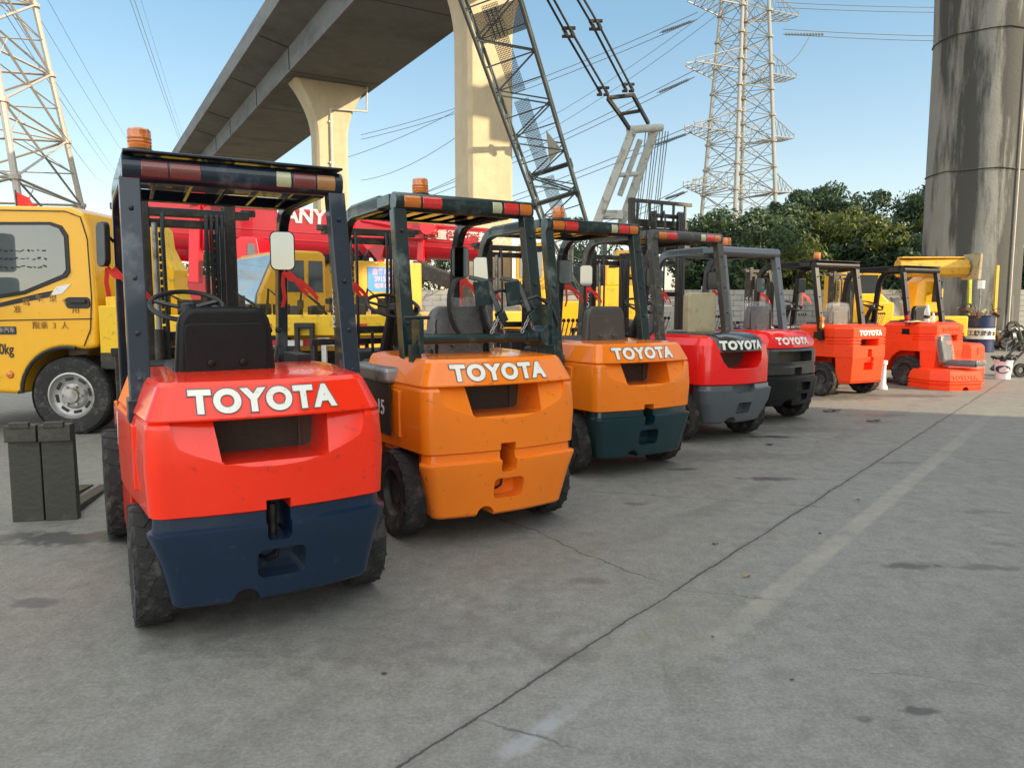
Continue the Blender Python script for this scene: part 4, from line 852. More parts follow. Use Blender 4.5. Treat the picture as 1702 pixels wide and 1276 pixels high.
    for sx in (-1, 1):
        for k in range(26): ch.box((sx * .165, MY - .04, .6 + k * .05), (.02, .015, .036), rot(ry=R(0)))
    ch.build('chain', M['iron'], e, smooth=0)
    wr = '' 
    me_ = sign_text("TOYOTA", .085, (-.318 * 1., MY - .02, 1.38), rot(rz=R(-90)) @ rot(rx=R(90)) @ rot(rz=R(90)), M['label'], e, .0) if text else None
    if me_: me_.name = 'mast_lettering'
    ca = MB(); cz = max(mast_up * 0, carr)
    for z in (.25, .62): ca.box((0, MY + .12, z + cz), (.95, .04, .10))
    bt = cz + (1.1 if not carr else .92); bw = .95 if not carr else 1.12
    if carr:
        ca.box((0, MY + .10, .42 + cz), (.86, .03, .28)); ca.box((-.54, MY + .12, .62 + cz), (.09, .06, .66)); ca.box((0, MY + .14, .30 + cz), (1.1, .05, .07))
    for i in range(5): ca.box((-.44 + .22 * i, MY + .12, (.62 + cz + bt) / 2), (.03, .03, bt - cz - .62))
    ca.box((0, MY + .12, bt), (bw, .04, .05))
    ca.build('load_backrest', M['iron'], e, bevel=.004)
    fk = MB()
    for sx in (-1, 1): 
        fk = MB(); fk.box((sx * .25, MY + .16, .36 + cz), (.10, .035, .60)); fk.bar((sx * .25, MY + .14, .07 + cz), (sx * .25, MY + .95, .05 + cz), .10, .035); fk.build('fork', M['iron'], e, bevel=.005)
    for o_2 in e.children:
        if o_2 not in pre: o_2.location.x += mastx
    # pedals / cabin clutter
    cl = MB(); cl.box((.0, .80, .86), (.62, .10, .26)); cl.tube((-.40, .75, .98), (-.42, .70, 1.22), .012, 6); cl.box((.36, .62, 1.08), (.08, .30, .12)); cl.build('console', M['black'], e, bevel=.01)
    return e
M['dullamber'] = mat('faded_amber_lens', (.38, .17, .05), rough=.25, coat=.8, var=.3, scale=14)
A30 = R(30)
f1 = forklift((-1.20, 3.45, 0), A30, 'red-orange forklift with a dark navy lower counterweight, nearest of the row', 'A', 'redorange', 'navy', 'navyframe', wd=1.0, plate=True, gh=2.055, seatx=-.10, lma=105, bxo=-.06)
f2 = forklift((-.245, 4.745, 0), A30, 'all orange forklift, lower casting orange too, with a drum clamp over its covered seat', 'A', 'orange', 'orange', 'greenframe', wd=1.06, bars=True, lamps='red', wrapseat=True, number=True, gxo=.035, roofy=(.2, 1.12), gh=2.09)
f3 = forklift((.90, 6.47, 0), A30, 'orange forklift with a dark teal lower counterweight and teal roof frame', 'A', 'orange', 'teal', 'greenframe', wd=1.04, bars=True, lamps='red', seat='brownseat', gxo=-.14, gh=2.12)
f4 = forklift((2.14, 7.97, 0), A30, 'red forklift with grey rear cap, grey bumper casting and a beige worn seat back', 'B', 'red', 'grey', 'brownframe', lamps='red', seat='beige', beacon=False, ribbon=True, bars=True, gxo=-.25, gh=2.17)
f5 = forklift((3.12, 9.18, 0), A30, 'red-topped forklift with black lower castings and a tall raised load backrest', 'C', 'red', 'blackpaint', 'grey', lamps=None, wrapseat=True, mast_up=.72, carr=1.93, beacon=True, gxo=-.15)
f6 = forklift((5.25, 11.80, 0), R(27), 'orange-red ribbed forklift with a straight black roof frame, white raised lettering', 'D', 'flatorange', 'flatorange', 'blackpaint', lamps=None, gh=2.08, wrapseat=True, mirrors=(1, 1), plate=True, gxo=-.07)
f7 = forklift((7.36, 13.32, 0), R(27), 'orange-red ribbed forklift with painted-over lettering, last one before the drum', 'D', 'flatorange', 'flatorange', 'blackpaint', lamps=None, gh=2.08, text=False, beacon=False, mirrors=(0, 0), plate=True, ribbon=False)
# side indicator lamps of the sixth one
o = MB().box((-.56, -.02, 1.20), (.05, .05, .07)).box((-.56, -.02, 1.10), (.05, .05, .10)).build('side_lamp', M['amber'], f6, bevel=.006)
o = MB().box((-.56, -.02, 1.20), (.05, .05, .07)).box((-.56, -.02, 1.10), (.05, .05, .10)).build('side_lamp', M['redlens'], f7, bevel=.006)
wrap_text("TOYOTA", .10, [c for c in f7.children if c.name.startswith('counterweight')][0], .02, .985, M['flatorange'], .0035, .006, 1.13, 1.16)
# warning stickers on the first one
MB().box((-.545, .52, .80), (.004, .10, .16)).build('sticker', M['label'], f1, smooth=0)
# rubbish bag etc. live in the next part

# ---------- drum clamp over the seat of the all-orange forklift
dc = empty('drum_clamp', (-.27, 4.73, 0), 'dark green double-band drum clamp with chains lying above the hood of the all-orange forklift', 'clamp attachment', rz=A30)
M['dkgreen'] = paint('dark_green_paint', (.006, .024, .024), rough=.4, dirt=(.08, .09, .08), dirt_amt=.25)
b = MB(); b.tube((-.42, -.12, 1.20), (.50, -.12, 1.20), .030, 14); b.tube((.34, -.12, 1.20), (.52, -.12, 1.20), .045, 12); b.tube((-.50, -.16, 1.33), (-.34, -.16, 1.33), .012, 8)
b.box((-.40, -.12, 1.22), (.03, .12, .20)); b.box((.48, -.12, 1.28), (.03, .16, .26)); b.box((.42, -.10, 1.20), (.16, .10, .03)); b.tube((.48, -.2, 1.21), (.48, -.06, 1.21), .07, 12)
for x in (-.42, .5): b.box((x, -.12, 1.12), (.06, .06, .10))
b.build('cross_tube', M['dkgreen'], dc, bevel=.004)
for x in (.02, .24):
    a_ = [(x + .07 * (1 - math.cos(R(t) - R(90))) * .0, -.04 + .17 * math.cos(R(t)), 1.38 + .20 * math.sin(R(t))) for t in range(-80, 105, 12)]
    a_ = [(x - .06 + .10 * math.cos(R(t)) * -1, -.02 + .05 * math.sin(R(t)), 1.38 + .19 * math.sin(R(t))) for t in range(-90, 95, 12)]
    bd_ = MB().ribbon(a_, .14, .012, (.25, 1, 0)); bd_.build('clamp_band', M['rubber'], dc, smooth=60)
    am = MB(); am.bar((x - .05, -.06, 1.575), (x + .06, -.10, 1.55), .05, .025); am.bar((x + .06, -.10, 1.55), (x + .12, -.14, 1.36), .05, .03); am.bar((x + .12, -.14, 1.36), (x + .15, -.14, 1.30), .06, .05); am.bar((x + .0, -.12, 1.55), (x + .02, -.12, 1.40), .10, .02)
    am.build('clamp_arm', M['dkgreen'], dc, bevel=.004)
    cn = MB()
    for (p, q) in (((x + .12, -.15, 1.30), (x + .17, -.14, 1.21)), ((x + .13, -.15, 1.36), (x + .05, -.16, 1.23))):
        p, q = Vector(p), Vector(q); L_ = (q - p).length; nl = max(3, int(L_ / .024))
        for i in range(nl):
            c_ = p.lerp(q, (i + .5) / nl); d_ = (q - p).normalized(); sd_ = d_.cross(Vector((0, 1, 0) if i % 2 else (1, .2, 0))).normalized()
            cn.path([c_ + d_ * (.016 * math.cos(t * math.pi / 4)) + sd_ * (.009 * math.sin(t * math.pi / 4)) for t in range(8)], .0035, 4, closed=True)
    cn.build('chain', M['steel'], dc, smooth=0)
hz = MB(); hz.path([(.30, -.12, 1.42), (.40, -.16, 1.46), (.52, -.14, 1.40), (.60, -.1, 1.28), (.58, -.08, 1.18)], .012, 6); hz.path([(.1, .1, 1.45), (.25, .02, 1.5), (.42, .0, 1.44), (.5, -.05, 1.3)], .012, 6); hz.build('hose', M['black'], dc)
# ================================================================ lorries and cranes at the left
M['trimblack'] = mat('black_trim', (.02, .02, .02), rough=.55)
M['truckglass'] = mat('cab_side_glass', (.11, .13, .13), rough=.05, spec=.9, coat=1., var=.3, scale=1.2, rvar=.02)
def truckwheel(par, x, y, r, w, side, rimmat):
    b = MB(); b.lathe([(r * .56, -w * .42), (r * .75, -w * .5), (r * .94, -w * .47), (r, -w * .36), (r, w * .36), (r * .94, w * .47), (r * .75, w * .5), (r * .56, w * .42)], (0, 0, 0), 1, 44, close=True)
    for k in (-.22, 0, .22): b.lathe([(r * .99, w * k - .012), (r * 1.012, w * k - .06), (r * 1.012, w * k + .06)], (0, 0, 0), 1, 44)
    o = b.build('wheel', M['rubber'], par, smooth=30, loc=(x, y, r))
    s = side; g = MB(); g.lathe([(r * .58, s * w * .40), (r * .60, s * w * .46), (r * .56, s * w * .48), (r * .54, s * w * .38), (r * .50, s * w * .30), (r * .36, s * w * .22), (r * .30, s * w * .34), (r * .20, s * w * .36), (r * .18, s * w * .50), (.001, s * w * .52)], (0, 0, 0), 1, 36)
    for i in range(6):
        t = math.pi / 3 * i; c = Vector((r * .25 * math.cos(t), s * w * .38, r * .25 * math.sin(t))); g.tube(c, c + Vector((0, s * .03, 0)), .016, 6)
    ro = g.build('rim', rimmat, o)
    h = MB()
    for i in range(8):
        t = math.pi / 4 * i + .2; c = Vector((r * .43 * math.cos(t), s * w * .272, r * .43 * math.sin(t))); m_ = Matrix.Rotation(-t, 3, 'Y'); h.box(c, (.035, .012, .09), m_)
    h.build('rim_slot', M['black'], ro, bevel=.005)
    return o
ta = empty('flatbed_truck', (-4.8, 8.05, 0), 'yellow flatbed truck with double side mirrors, seen from its cab side at the left edge', 'truck')
X0 = lambda x: x + 4.8
arcp = [(-4.80 + .50 * math.cos(R(a)), .45 + .50 * math.sin(R(a))) for a in range(180, 74, -12)]
cabp = [(-6.75, .50), (-5.36, .45)] + arcp + [(-4.60, .93), (-4.46, .95), (-4.44, 1.3), (-4.47, 2.20), (-4.53, 2.37), (-4.66, 2.44), (-6.1, 2.47), (-6.3, 2.42), (-6.72, 1.55), (-6.8, 1.2)]
cb = MB().prism([(X0(x), z) for x, z in cabp], 1, 0, 2.0).build('cab', M['yellow'], ta, bevel=.05, seg=4)
wn_ = [(-5.95, 1.40), (-5.2, 1.52), (-4.74, 1.70), (-4.70, 1.76), (-4.70, 2.14), (-4.76, 2.24), (-4.88, 2.28), (-6.05, 2.28)]
fo = MB().prism([(X0(x), z) for x, z in wn_], 1, -.012, .03).build('window_frame', M['trimblack'], cb, bevel=.006)
gi = [(-5.91, 1.44), (-5.2, 1.56), (-4.78, 1.73), (-4.74, 1.78), (-4.74, 2.12), (-4.79, 2.21), (-4.89, 2.245), (-6.02, 2.245)]
MB().prism([(X0(x), z) for x, z in gi], 1, -.018, .0).build('side_window', M['truckglass'], cb, smooth=0)
wm = MB(); rgm = random.Random(12)
for r_i in range(3):
    for k in range(9):
        x = X0(-5.42 + k * .058 + rgm.uniform(-.01, .01)); z = 1.98 - r_i * .085 + rgm.uniform(-.008, .008); wm.box((x, -.022, z), (rgm.uniform(.02, .05), .002, rgm.uniform(.008, .02)), rot(ry=rgm.uniform(-.5, .5)))
wm.build('window_marking', M['ink'], cb, smooth=0)
b = MB(); b.path([(X0(x), -.008, z) for x, z in [(-4.60, .97), (-4.52, 1.15), (-4.49, 1.5), (-4.50, 2.1), (-4.56, 2.33), (-4.72, 2.39), (-5.9, 2.41)]], .006, 5); b.path([(X0(x), -.004, z) for x, z in [(-6.7, 1.22), (-4.5, 1.26)]], .006, 5); b.build('door_seam', M['trimblack'], cb)
b = MB().prism(rrect(X0(-4.64), 1.43, .26, .12, .04), 1, -.012, .02); b.box((X0(-4.63), -.022, 1.445), (.17, .03, .035)); b.build('door_handle', M['trimblack'], cb, bevel=.005)
MB().prism([(X0(x), z) for x, z in [(-5.6, 1.36), (-4.95, 1.49), (-4.90, 1.56), (-5.05, 1.53), (-5.6, 1.40)]], 1, -.006, .004).build('dark_stripe', M['trimblack'], cb, smooth=0)
MB().prism([(X0(x), z) for x, z in [(-4.93, 1.50), (-4.80, 1.53), (-4.70, 1.63), (-4.86, 1.60)]], 1, -.006, .004).build('white_stripe', M['whitepaint'], cb, smooth=0)
M['brownink'] = mat('faded_brown_ink', (.30, .14, .02), rough=.6)
sign_text("限乘  3  人", .085, (X0(-4.95), -.004, 1.185), FRONT, M['brownink'], cb, .0)
for i, ch_ in enumerate("准驾车型专用"):
    a = R(150 - i * 24); sign_text(ch_, .085, (X0(-4.98) + .36 * math.cos(a), -.004, 1.23 + .25 * math.sin(a)), rot(rx=R(90)) , M['brownink'], cb, .0)
sign_text("90kg", .16, (X0(-5.47), -.004, .93), FRONT, M['ink'], cb, .002, sx=.7)
MB().prism(rrect(X0(-5.45), 1.135, .26, .085, .01), 1, -.006, .004).build('badge', M['ink'], cb, smooth=0)
sign_text("轻卡汽车", .06, (X0(-5.45), -.009, 1.135), FRONT, M['steel'], cb, .001)
MB().lathe([(.001, -.02), (.035, -.016), (.045, 0)], (X0(-5.42), 0, .66), 1, 16).build('side_lamp', M['amber'], cb)
b = MB(); b.path([(X0(x), .0, z) for x, z in [(-5.34, .47)] + [(-4.80 + .505 * math.cos(R(a)), .45 + .505 * math.sin(R(a))) for a in range(178, 70, -10)]], .022, 6); b.build('wheel_arch_trim', M['trimblack'], cb)
b = MB(); b.prism(rrect(X0(-5.62), 1.98, .20, .42, .05), 1, -.42, -.32); b.prism(rrect(X0(-5.58), 1.60, .18, .22, .05), 1, -.40, -.30); b.tube((X0(-5.75), -.36, 1.3), (X0(-5.75), -.36, 2.3), .014, 8); b.tube((X0(-5.75), -.36, 2.3), (X0(-6.0), .02, 2.3), .014, 8); b.tube((X0(-5.75), -.36, 1.3), (X0(-6.0), .02, 1.3), .014, 8); b.build('mirror', M['trimblack'], ta, bevel=.012)
truckwheel(ta, 0, .16, .425, .26, -1, M['steelrim'])
for x in (2.75,): truckwheel(ta, x, .16, .40, .26, -1, M['steelrim']); 
truckwheel(ta, 0, 1.84, .425, .26, 1, M['steelrim'])
b = MB(); b.box((X0(-3.0), .55, .72), (5.2, .10, .22)); b.box((X0(-3.0), 1.45, .72), (5.2, .10, .22)); b.box((X0(-3.9), .35, .62), (.5, .5, .42)); b.tube((X0(-2.9), .3, .60), (X0(-2.1), .3, .60), .24, 20); b.box((X0(-4.35), 1.0, 1.0), (.3, 1.8, .6))
b.build('chassis', M['iron'], ta, bevel=.02)
bd = MB(); bd.box((X0(-2.72), 1.0, 1.27), (3.0, 2.1, .05)); bd.box((X0(-2.72), -.04, 1.19), (3.0, .05, .22)); bd.box((X0(-2.72), 2.04, 1.19), (3.0, .05, .22)); bd.box((X0(-4.10), .2, 1.33), (.5, .40, .34)); bd.box((X0(-4.15), .0, 1.15), (.4, .3, .5))
bd.build('flat_bed', M['yellowbed'], ta, bevel=.012)
MB().box((X0(-2.62), -.075, 1.19), (.12, .012, .04)).box((X0(-1.6), -.075, 1.19), (.12, .012, .04)).build('reflector', M['redlens'], ta, smooth=0)
def stripes(par, x0, x1, y, z, h, n):
    w = (x1 - x0) / n; a = MB(); b_ = MB()
    for i in range(n): (a if i % 2 else b_).box((x0 + w * (i + .5), y, z), (w, .03, h))
    q = a.build('underrun_guard', M['cranered'], par, smooth=0); b_.build('white_band', M['whitepaint'], q, smooth=0)
stripes(ta, X0(-2.95), X0(-1.55), .02, 1.0, .06, 6); stripes(ta, X0(-2.95), X0(-1.55), .02, .70, .06, 6)
b = MB(); b.box((X0(-2.02), .0, .85), (.05, .05, .40)); b.box((X0(-2.02), .0, 1.04), (.12, .05, .04)); b.box((X0(-2.02), .0, .66), (.12, .05, .04)); b.build('guard_bracket', M['whitepaint'], ta, smooth=0)
ar = MB(); ap = [(-4.62, 2.38), (-4.45, 2.43), (-4.28, 2.42), (-4.19, 2.30), (-4.17, 2.1), (-4.10, 1.95), (-4.02, 1.82), (-4.04, 1.66), (-4.0, 1.5), (-3.95, 1.3)]
apo = ap + [(x - .30 + (.12 if i < 2 else 0), z - (.05 if i > 4 else .16)) for i, (x, z) in reversed(list(enumerate(ap))) if i > 1]
ar.prism([(X0(x), z) for x, z in apo], 1, .95, 1.35); ar.tube((X0(-4.55), .93, 2.24), (X0(-4.55), 1.4, 2.24), .15, 20)
aro = ar.build('knuckle_arm', M['yellowbed'], ta, bevel=.015); MB().tube((X0(-4.55), .90, 2.24), (X0(-4.55), .95, 2.24), .11, 18).build('pivot', M['iron'], aro)
b = MB(); b.bar((X0(-3.9), 1.0, 1.42), (X0(-3.5), 1.0, 1.32), .1, .12); b.build('outrigger_link', M['yellowbed'], ta, bevel=.01)
b = MB(); rgc = random.Random(21)
for k in range(26):
    x = rgc.uniform(-4.0, -1.4); z = 1.30 + rgc.uniform(0, .16); s_ = rgc.uniform(.05, .16); b.box((X0(x), rgc.uniform(.3, 1.6), z), (s_ * rgc.uniform(.6, 2), s_, s_ * 1.3), rot(rz=rgc.uniform(0, 3))); b.build('deck_box', M['iron'], ta, bevel=.006); b = MB()
for k in range(7):
    x = -3.9 + k * .37; b.path([(X0(x), .5, 1.28), (X0(x + .06), .4, 1.5 + rgc.uniform(0, .12)), (X0(x + .22), .5, 1.42), (X0(x + .3), .6, 1.28)], .018, 6); b.build('hose', M['iron'], ta); b = MB()
b = MB(); b.box((X0(-2.28), -.1, .86), (.05, .05, .62)); b.box((X0(-2.12), -.1, .86), (.05, .05, .62)); b.box((X0(-2.2), -.1, 1.19), (.21, .06, .06)); b.build('ladder_frame', M['black'], ta, bevel=.01)
fl = MB(); fl.add([(X0(-5.86), 1.0, 2.45), (X0(-5.88), 1.0, 2.74), (X0(-5.76), 1.06, 2.68), (X0(-5.66), .96, 2.60), (X0(-5.50), 1.05, 2.50), (X0(-5.66), 1.0, 2.46), (X0(-5.77), .95, 2.46)], [(0, 1, 2, 6), (6, 2, 3), (6, 3, 5), (3, 4, 5)])
flo = fl.build('flag', M['ribbon'], smooth=50); flo.location = (-4.8, 8.05, 0); tag(flo, 'small red flag drooping over the roof of the yellow cab', 'flag')
st_ = MB().tube((X0(-5.87), 1.0, 2.35), (X0(-5.88), 1.0, 2.76), .008, 6).build('flag_pole', M['iron'], flo)

# ---- yellow crane carrier behind
tb = empty('crane_truck', (-4.28, 14.0, 0), 'yellow crane truck with big curved windshield behind the flatbed, blue phone sticker on its box', 'truck', rz=R(180 + 38))
cp = [(0, 1.10), (0, 2.20), (.12, 2.28), (1.0, 2.28), (1.22, 2.18), (1.62, 1.58), (1.66, 1.10)]
cab = MB().prism([(x * .7, z) for x, z in cp], 1, -.05, 2.0).build('cab', M['dullyellow'], tb, bevel=.05, seg=3)
def q3(p0, p1, t): return tuple(p0[i] + (p1[i] - p0[i]) * t for i in range(3))
ws = MB(); ws.prism([(.84, 2.20), (.88, 2.20), (1.16, 1.58), (1.19, 1.42), (1.12, 1.42), (1.11, 1.58)], 1, .02, 1.93); ws.build('windshield', mat('windshield_glass', (.12, .2, .25), rough=.05, spec=.9, coat=1., var=.6, scale=2.), cab, bevel=.01)
for x0, x1, nm in ((.07, .33, 'rear_side_window'), (.39, .74, 'side_window')):
    for yy in (2.004, -.054): MB().prism([(x0, 1.62), (x0, 2.12), (x1 - .02, 2.12), (x1 + (.14 if x1 > .7 else 0), 1.62)], 1, yy, yy + (.012 if yy > 0 else -.012)).build(nm, M['glass'], cab, bevel=.004)
    
gr_ = MB().box((1.17, .97, 1.26), (.05, 1.5, .30)).build('grille', M['trimblack'], cab, bevel=.01)
sign_text("SANY", .17, (1.20, 1.40, 1.26), rot(rz=R(90)) @ rot(rx=R(90)), M['steel'], cab, .004)
b = MB(); b.box((-1.6, .98, 1.12), (6.6, 2.1, .34)); b.box((-2.4, 1.0, .75), (6, 1.0, .3)); b.build('carrier_deck', M['dullyellow'], tb, bevel=.03)
for x in (.9, -2.4, -3.6):
    for yy, sd_ in ((.2, -1), (1.8, 1)): truckwheel(tb, x, yy, .48, .28, sd_, M['steelrim'])
bx = MB(); bx.box((-1.30, 1.15, 1.75), (1.35, 1.2, .85)); bx.prism([(-.55, 1.3), (-.55, 2.0), (-.35, 2.25), (-.1, 2.0), (-.05, 1.3)], 1, .6, 1.6); b_ = bx.build('turntable_box', M['dullyellow'], tb, bevel=.03)
stk = MB().box((-1.18, 1.757, 1.86), (.62, .008, .42)).build('phone_sticker', M['bluesticker'], b_, smooth=0)
RB = rot(rz=R(180)) @ rot(rx=R(90))
for t, z, sz in (("自备吊车", 1.98, .115), ("3915-62", 1.86, .115), ("电话 0408", 1.74, .09)): sign_text(t, sz, (-1.18, 1.763, z), RB, M['stickerpink'], stk, .003)
b = MB(); 
for i in range(4): b.path([(-.2 - .2 * i, 1.7, 2.15), (-.3 - .2 * i, 1.75, 2.35), (-.45 - .2 * i, 1.7, 2.2), (-.5 - .2 * i, 1.72, 1.9)], .03, 6)
b.box((-.5, 1.55, 2.2), (.9, .25, .12)); b.build('hydraulic_hose', M['black'], tb)

# ---- red telescopic cranes
def telecrane(name, label, A, B, h0, h1, wd, texts, mt, loc):
    e = empty(name, loc, label, 'mobile crane'); L0 = Vector(loc)
    d = (B - A); Ln = d.length; d.normalize(); up = Vector((0, 0, 1)); sd_ = d.cross(up).normalized(); u2 = sd_.cross(d).normalized()
    secs = [(0, .62, 1.0), (.60, .82, .90), (.80, 1.0, .80)]
    for i, (t0, t1, sc) in enumerate(secs):
        rgs = []
        for t in (t0, t1):
            h = (h0 + (h1 - h0) * t) * sc; c = A + d * (Ln * t) - L0
            pr2 = [(-wd / 2 * sc, h * .5), (wd / 2 * sc, h * .5), (wd / 2 * sc, -h * .18)] + [(wd / 2 * sc * math.cos(R(a)), -h * .18 - h * .32 * math.sin(R(a))) for a in range(15, 180, 15)] + [(-wd / 2 * sc, -h * .18)]
            rgs.append([c + sd_ * x + u2 * z for x, z in pr2])
        o = MB().loft(rgs).build('boom_section', mt, e, smooth=25, bevel=.02)
        ln = MB()
        for uz in (.44, .0, -.17):
            p_ = [A + d * (Ln * t) - L0 + sd_ * (wd / 2 * sc + .006) + u2 * ((h0 + (h1 - h0) * t) * sc * uz) for t in (t0 + .01, t1 - .01)]; ln.tube(p_[0], p_[1], .012, 5)
        ln.build('weld_seam', mt, o, smooth=0)
        if i < 2:
            h = (h0 + (h1 - h0) * t1) * sc; c = A + d * (Ln * t1) - L0; cl = MB().bar(c - d * .10, c + d * .06, wd * sc + .10, h * 1.06, up=tuple(u2)); cl.build('boom_collar', mt, o, bevel=.02)
    base = Matrix((d, u2, -sd_ * -1)).transposed()
    mm = Matrix((d, u2, sd_)).transposed()
    for t, sz, f, off, mtt, spx in texts:
        h = (h0 + (h1 - h0) * f); c = A + d * (Ln * f) - L0 + sd_ * (wd / 2 * (1 if f < .6 else (.9 if f < .8 else .8)) + .012) + u2 * off
        sign_text(t, sz, c, mm, mtt, e, sz * .03, 1.05, spacing=spx)
    return e, d, sd_, u2
Aq, Bq = ray(255, 372, 20.5), ray(815, 409, 19)
rc, d_, s_, u_ = telecrane('mobile_crane', 'red telescopic crane, its long boom lowered across the view behind the forklifts', Aq, Bq, 1.32, 1.02, .8, [("SANY", .50, .475, .40, M['white'], 1.0), ("△起重臂下严禁站人", .25, .93, .16, M['white'], 1.)], M['cranered'], (-6, 20, 0))
def wpt(px, py, Y): return ray(px, py, Y) - Vector((-6, 20, 0))
b = MB(); b.box((-1.5, 1.2, 1.0), (9, 2.3, .5)); b.box((-3.5, 1.2, 1.7), (2.6, 2.0, 1.0)); b.box((2.0, .3, 1.9), (2.2, 1.6, .5)); 
for i in range(9): b.box((1.1 + i * .22, -.53, 1.9), (.05, .06, .5))
b.build('carrier', M['cranered'], rc, bevel=.03)
for x in (-5, -3.5, 0, 1.3): truckwheel(rc, x, .2, .55, .3, -1, M['steelrim'])
pp = wpt(412, 420, 18.6); cb2 = MB().prism([(pp.x - .34, pp.z - .5), (pp.x - .34, pp.z + .30), (pp.x - .2, pp.z + .38), (pp.x + .22, pp.z + .38), (pp.x + .36, pp.z - .5)], 1, pp.y, pp.y + 1.2).build('operator_cab', M['cranered'], rc, bevel=.05)
MB().prism([(pp.x - .02, pp.z - .25), (pp.x - .0, pp.z + .22), (pp.x + .16, pp.z + .22), (pp.x + .22, pp.z - .25)], 1, pp.y - .012, pp.y + .01).build('cab_window', M['glass'], cb2, bevel=.005)
a0, a1 = wpt(327, 330, 19.2), wpt(325, 470, 19.2); b = MB().bar(a0, a1, .26, .3); b.tube(a0 + Vector((0, -.3, 0)), a0 + Vector((0, .3, 0)), .2, 12); b.build('luffing_frame', M['cranered'], rc, bevel=.02)
b = MB()
for i in range(5): b.tube(wpt(352 + i * 5, 326, 19.0), wpt(352 + i * 5, 400, 19.0), .022, 6)
for i in range(3): b.tube(wpt(350, 338 + i * 14, 18.95), wpt(374, 338 + i * 14, 18.95), .02, 6)
b.build('hose', M['black'], rc)
a0 = wpt(712, 379, 18.6); b = MB().tube(a0 + Vector((0, -.25, 0)), a0 + Vector((0, .3, 0)), .19, 20); b.tube(wpt(600, 366, 18.7), wpt(700, 383, 18.6), .06, 8); b.tube(wpt(600, 394, 18.6), wpt(700, 396, 18.6), .05, 8); b.build('boom_head_sheave', M['cranered'], rc, bevel=.01)
b = MB(); b.prism([(wpt(600, 404, 18.9).x, wpt(600, 404, 18.9).z), (wpt(640, 408, 18.9).x, wpt(640, 408, 18.9).z), (wpt(632, 437, 18.9).x, wpt(632, 437, 18.9).z), (wpt(626, 437, 18.9).x, wpt(626, 437, 18.9).z)], 1, wpt(600, 404, 18.9).y, wpt(600, 404, 18.9).y + .5); b.build('boom_bracket', M['cranered'], rc, bevel=.02)
a0, a1 = ray(120, 395, 22), ray(322, 412, 21.5)
telecrane('mobile_crane', 'second red crane boom, mostly hidden behind the yellow arm at the left', a0, a1, 1.1, 1.0, .7, [("SANY", .40, .50, .1, M['white'], 1.)], M['cranered'], (-11.3, 22, 0))
bpy.context.view_layer.update()
rc2 = [o for o in COL.objects if o.name.startswith('mobile_crane') and o is not rc][0]
b = MB(); b.box((.3, 1.6, 1.0), (7, 2.2, .6)); b.box((.0, 1.6, 1.8), (2, 1.8, 1.0)); b.build('carrier', M['cranered'], rc2, bevel=.03)
b = MB(); 
# ---- black loader arm between the machines
a0, a1 = ray(690, 445, 16), ray(770, 475, 15.4); o = MB().bar(a0, a1, .26, .30).bar(a1, ray(800, 560, 15.4), .26, .3).bar(ray(690, 445, 16), ray(672, 600, 16.4), .3, .3)
o = o.build('lifting_jib', M['iron'], bevel=.02); tag(o, 'dark folded lifting jib between the red crane and the second forklift', 'lifting arm')

# ================================================================ crawler crane with lattice boom
cc = empty('crawler_crane', (3.4, 31.5, 0), 'yellow crawler crane with grey lattice boom, pendant cables and pale mast frame', 'crawler crane')
K = Vector((3.4, 31.5, 0))
M['lattice'] = mat('lattice_steel_paint', (.06, .08, .085), rough=.5, metal=.1, dirt=(.07, .06, .05), dirt_amt=.2)
M['gantry'] = mat('weathered_pale_steel', (.42, .45, .43), rough=.55, dirt=(.16, .13, .10), dirt_amt=.35, dirt_scale=3)
P0 = Vector((1.73, 26, 4.5)); Pt = ray(818, 0, 20.2); dd = (Pt - P0).normalized()
rr0 = dd.cross(Vector((0, 0, 1))).normalized(); uu0 = rr0.cross(dd).normalized()
th_ = R(-20); ra = rr0 * math.cos(th_) + uu0 * math.sin(th_); ua = -rr0 * math.sin(th_) + uu0 * math.cos(th_)
foot = P0 - dd * 4.2
def chord(s, i, j):
    a = .70 if s > 2.6 else .32 + (.70 - .32) * max(0, s) / 2.6
    return foot + dd * s + ra * (a * i) + ua * (a * j) - K
Lb = 24.; SG = [(0, 5.6), (5.6, 14.1), (14.1, Lb)]
for si, (s0, s1) in enumerate(SG):
    b = MB()
    for i, j in ((1, 1), (-1, 1), (-1, -1), (1, -1)):
        b.path([chord(s0 + .02, i, j), chord(min(max(2.6, s0 + .03), s1), i, j), chord(s1 - .02, i, j)] if s0 == 0 else [chord(s0 + .02, i, j), chord(s1 - .02, i, j)], .052, 8)
        for q in (s0 + .05, s1 - .05): b.tube(chord(q - .12, i, j), chord(q + .12, i, j), .09, 8)
    n = int((s1 - s0) / .80); st2 = (s1 - s0) / n; C4 = ((1, 1), (-1, 1), (-1, -1), (1, -1))
    for k in range(n):
        a, c = s0 + k * st2, s0 + (k + 1) * st2
        for f in range(4):
            p, q = C4[f], C4[(f + 1) % 4]
            if k % 2: p, q = q, p
            b.tube(chord(a, *p), chord(c, *q), .023, 6)
            if k % 2 == 0: b.tube(chord(a, *p), chord(a, *q), .020, 6)
    for q in (s0 + .06, s1 - .06):
        for f in range(4): b.tube(chord(q, *C4[f]), chord(q, *C4[(f + 1) % 4]), .036, 6)
        b.tube(chord(q, 1, 1), chord(q, -1, -1), .03, 6)
    b.build('boom_section', M['lattice'], cc, smooth=40)
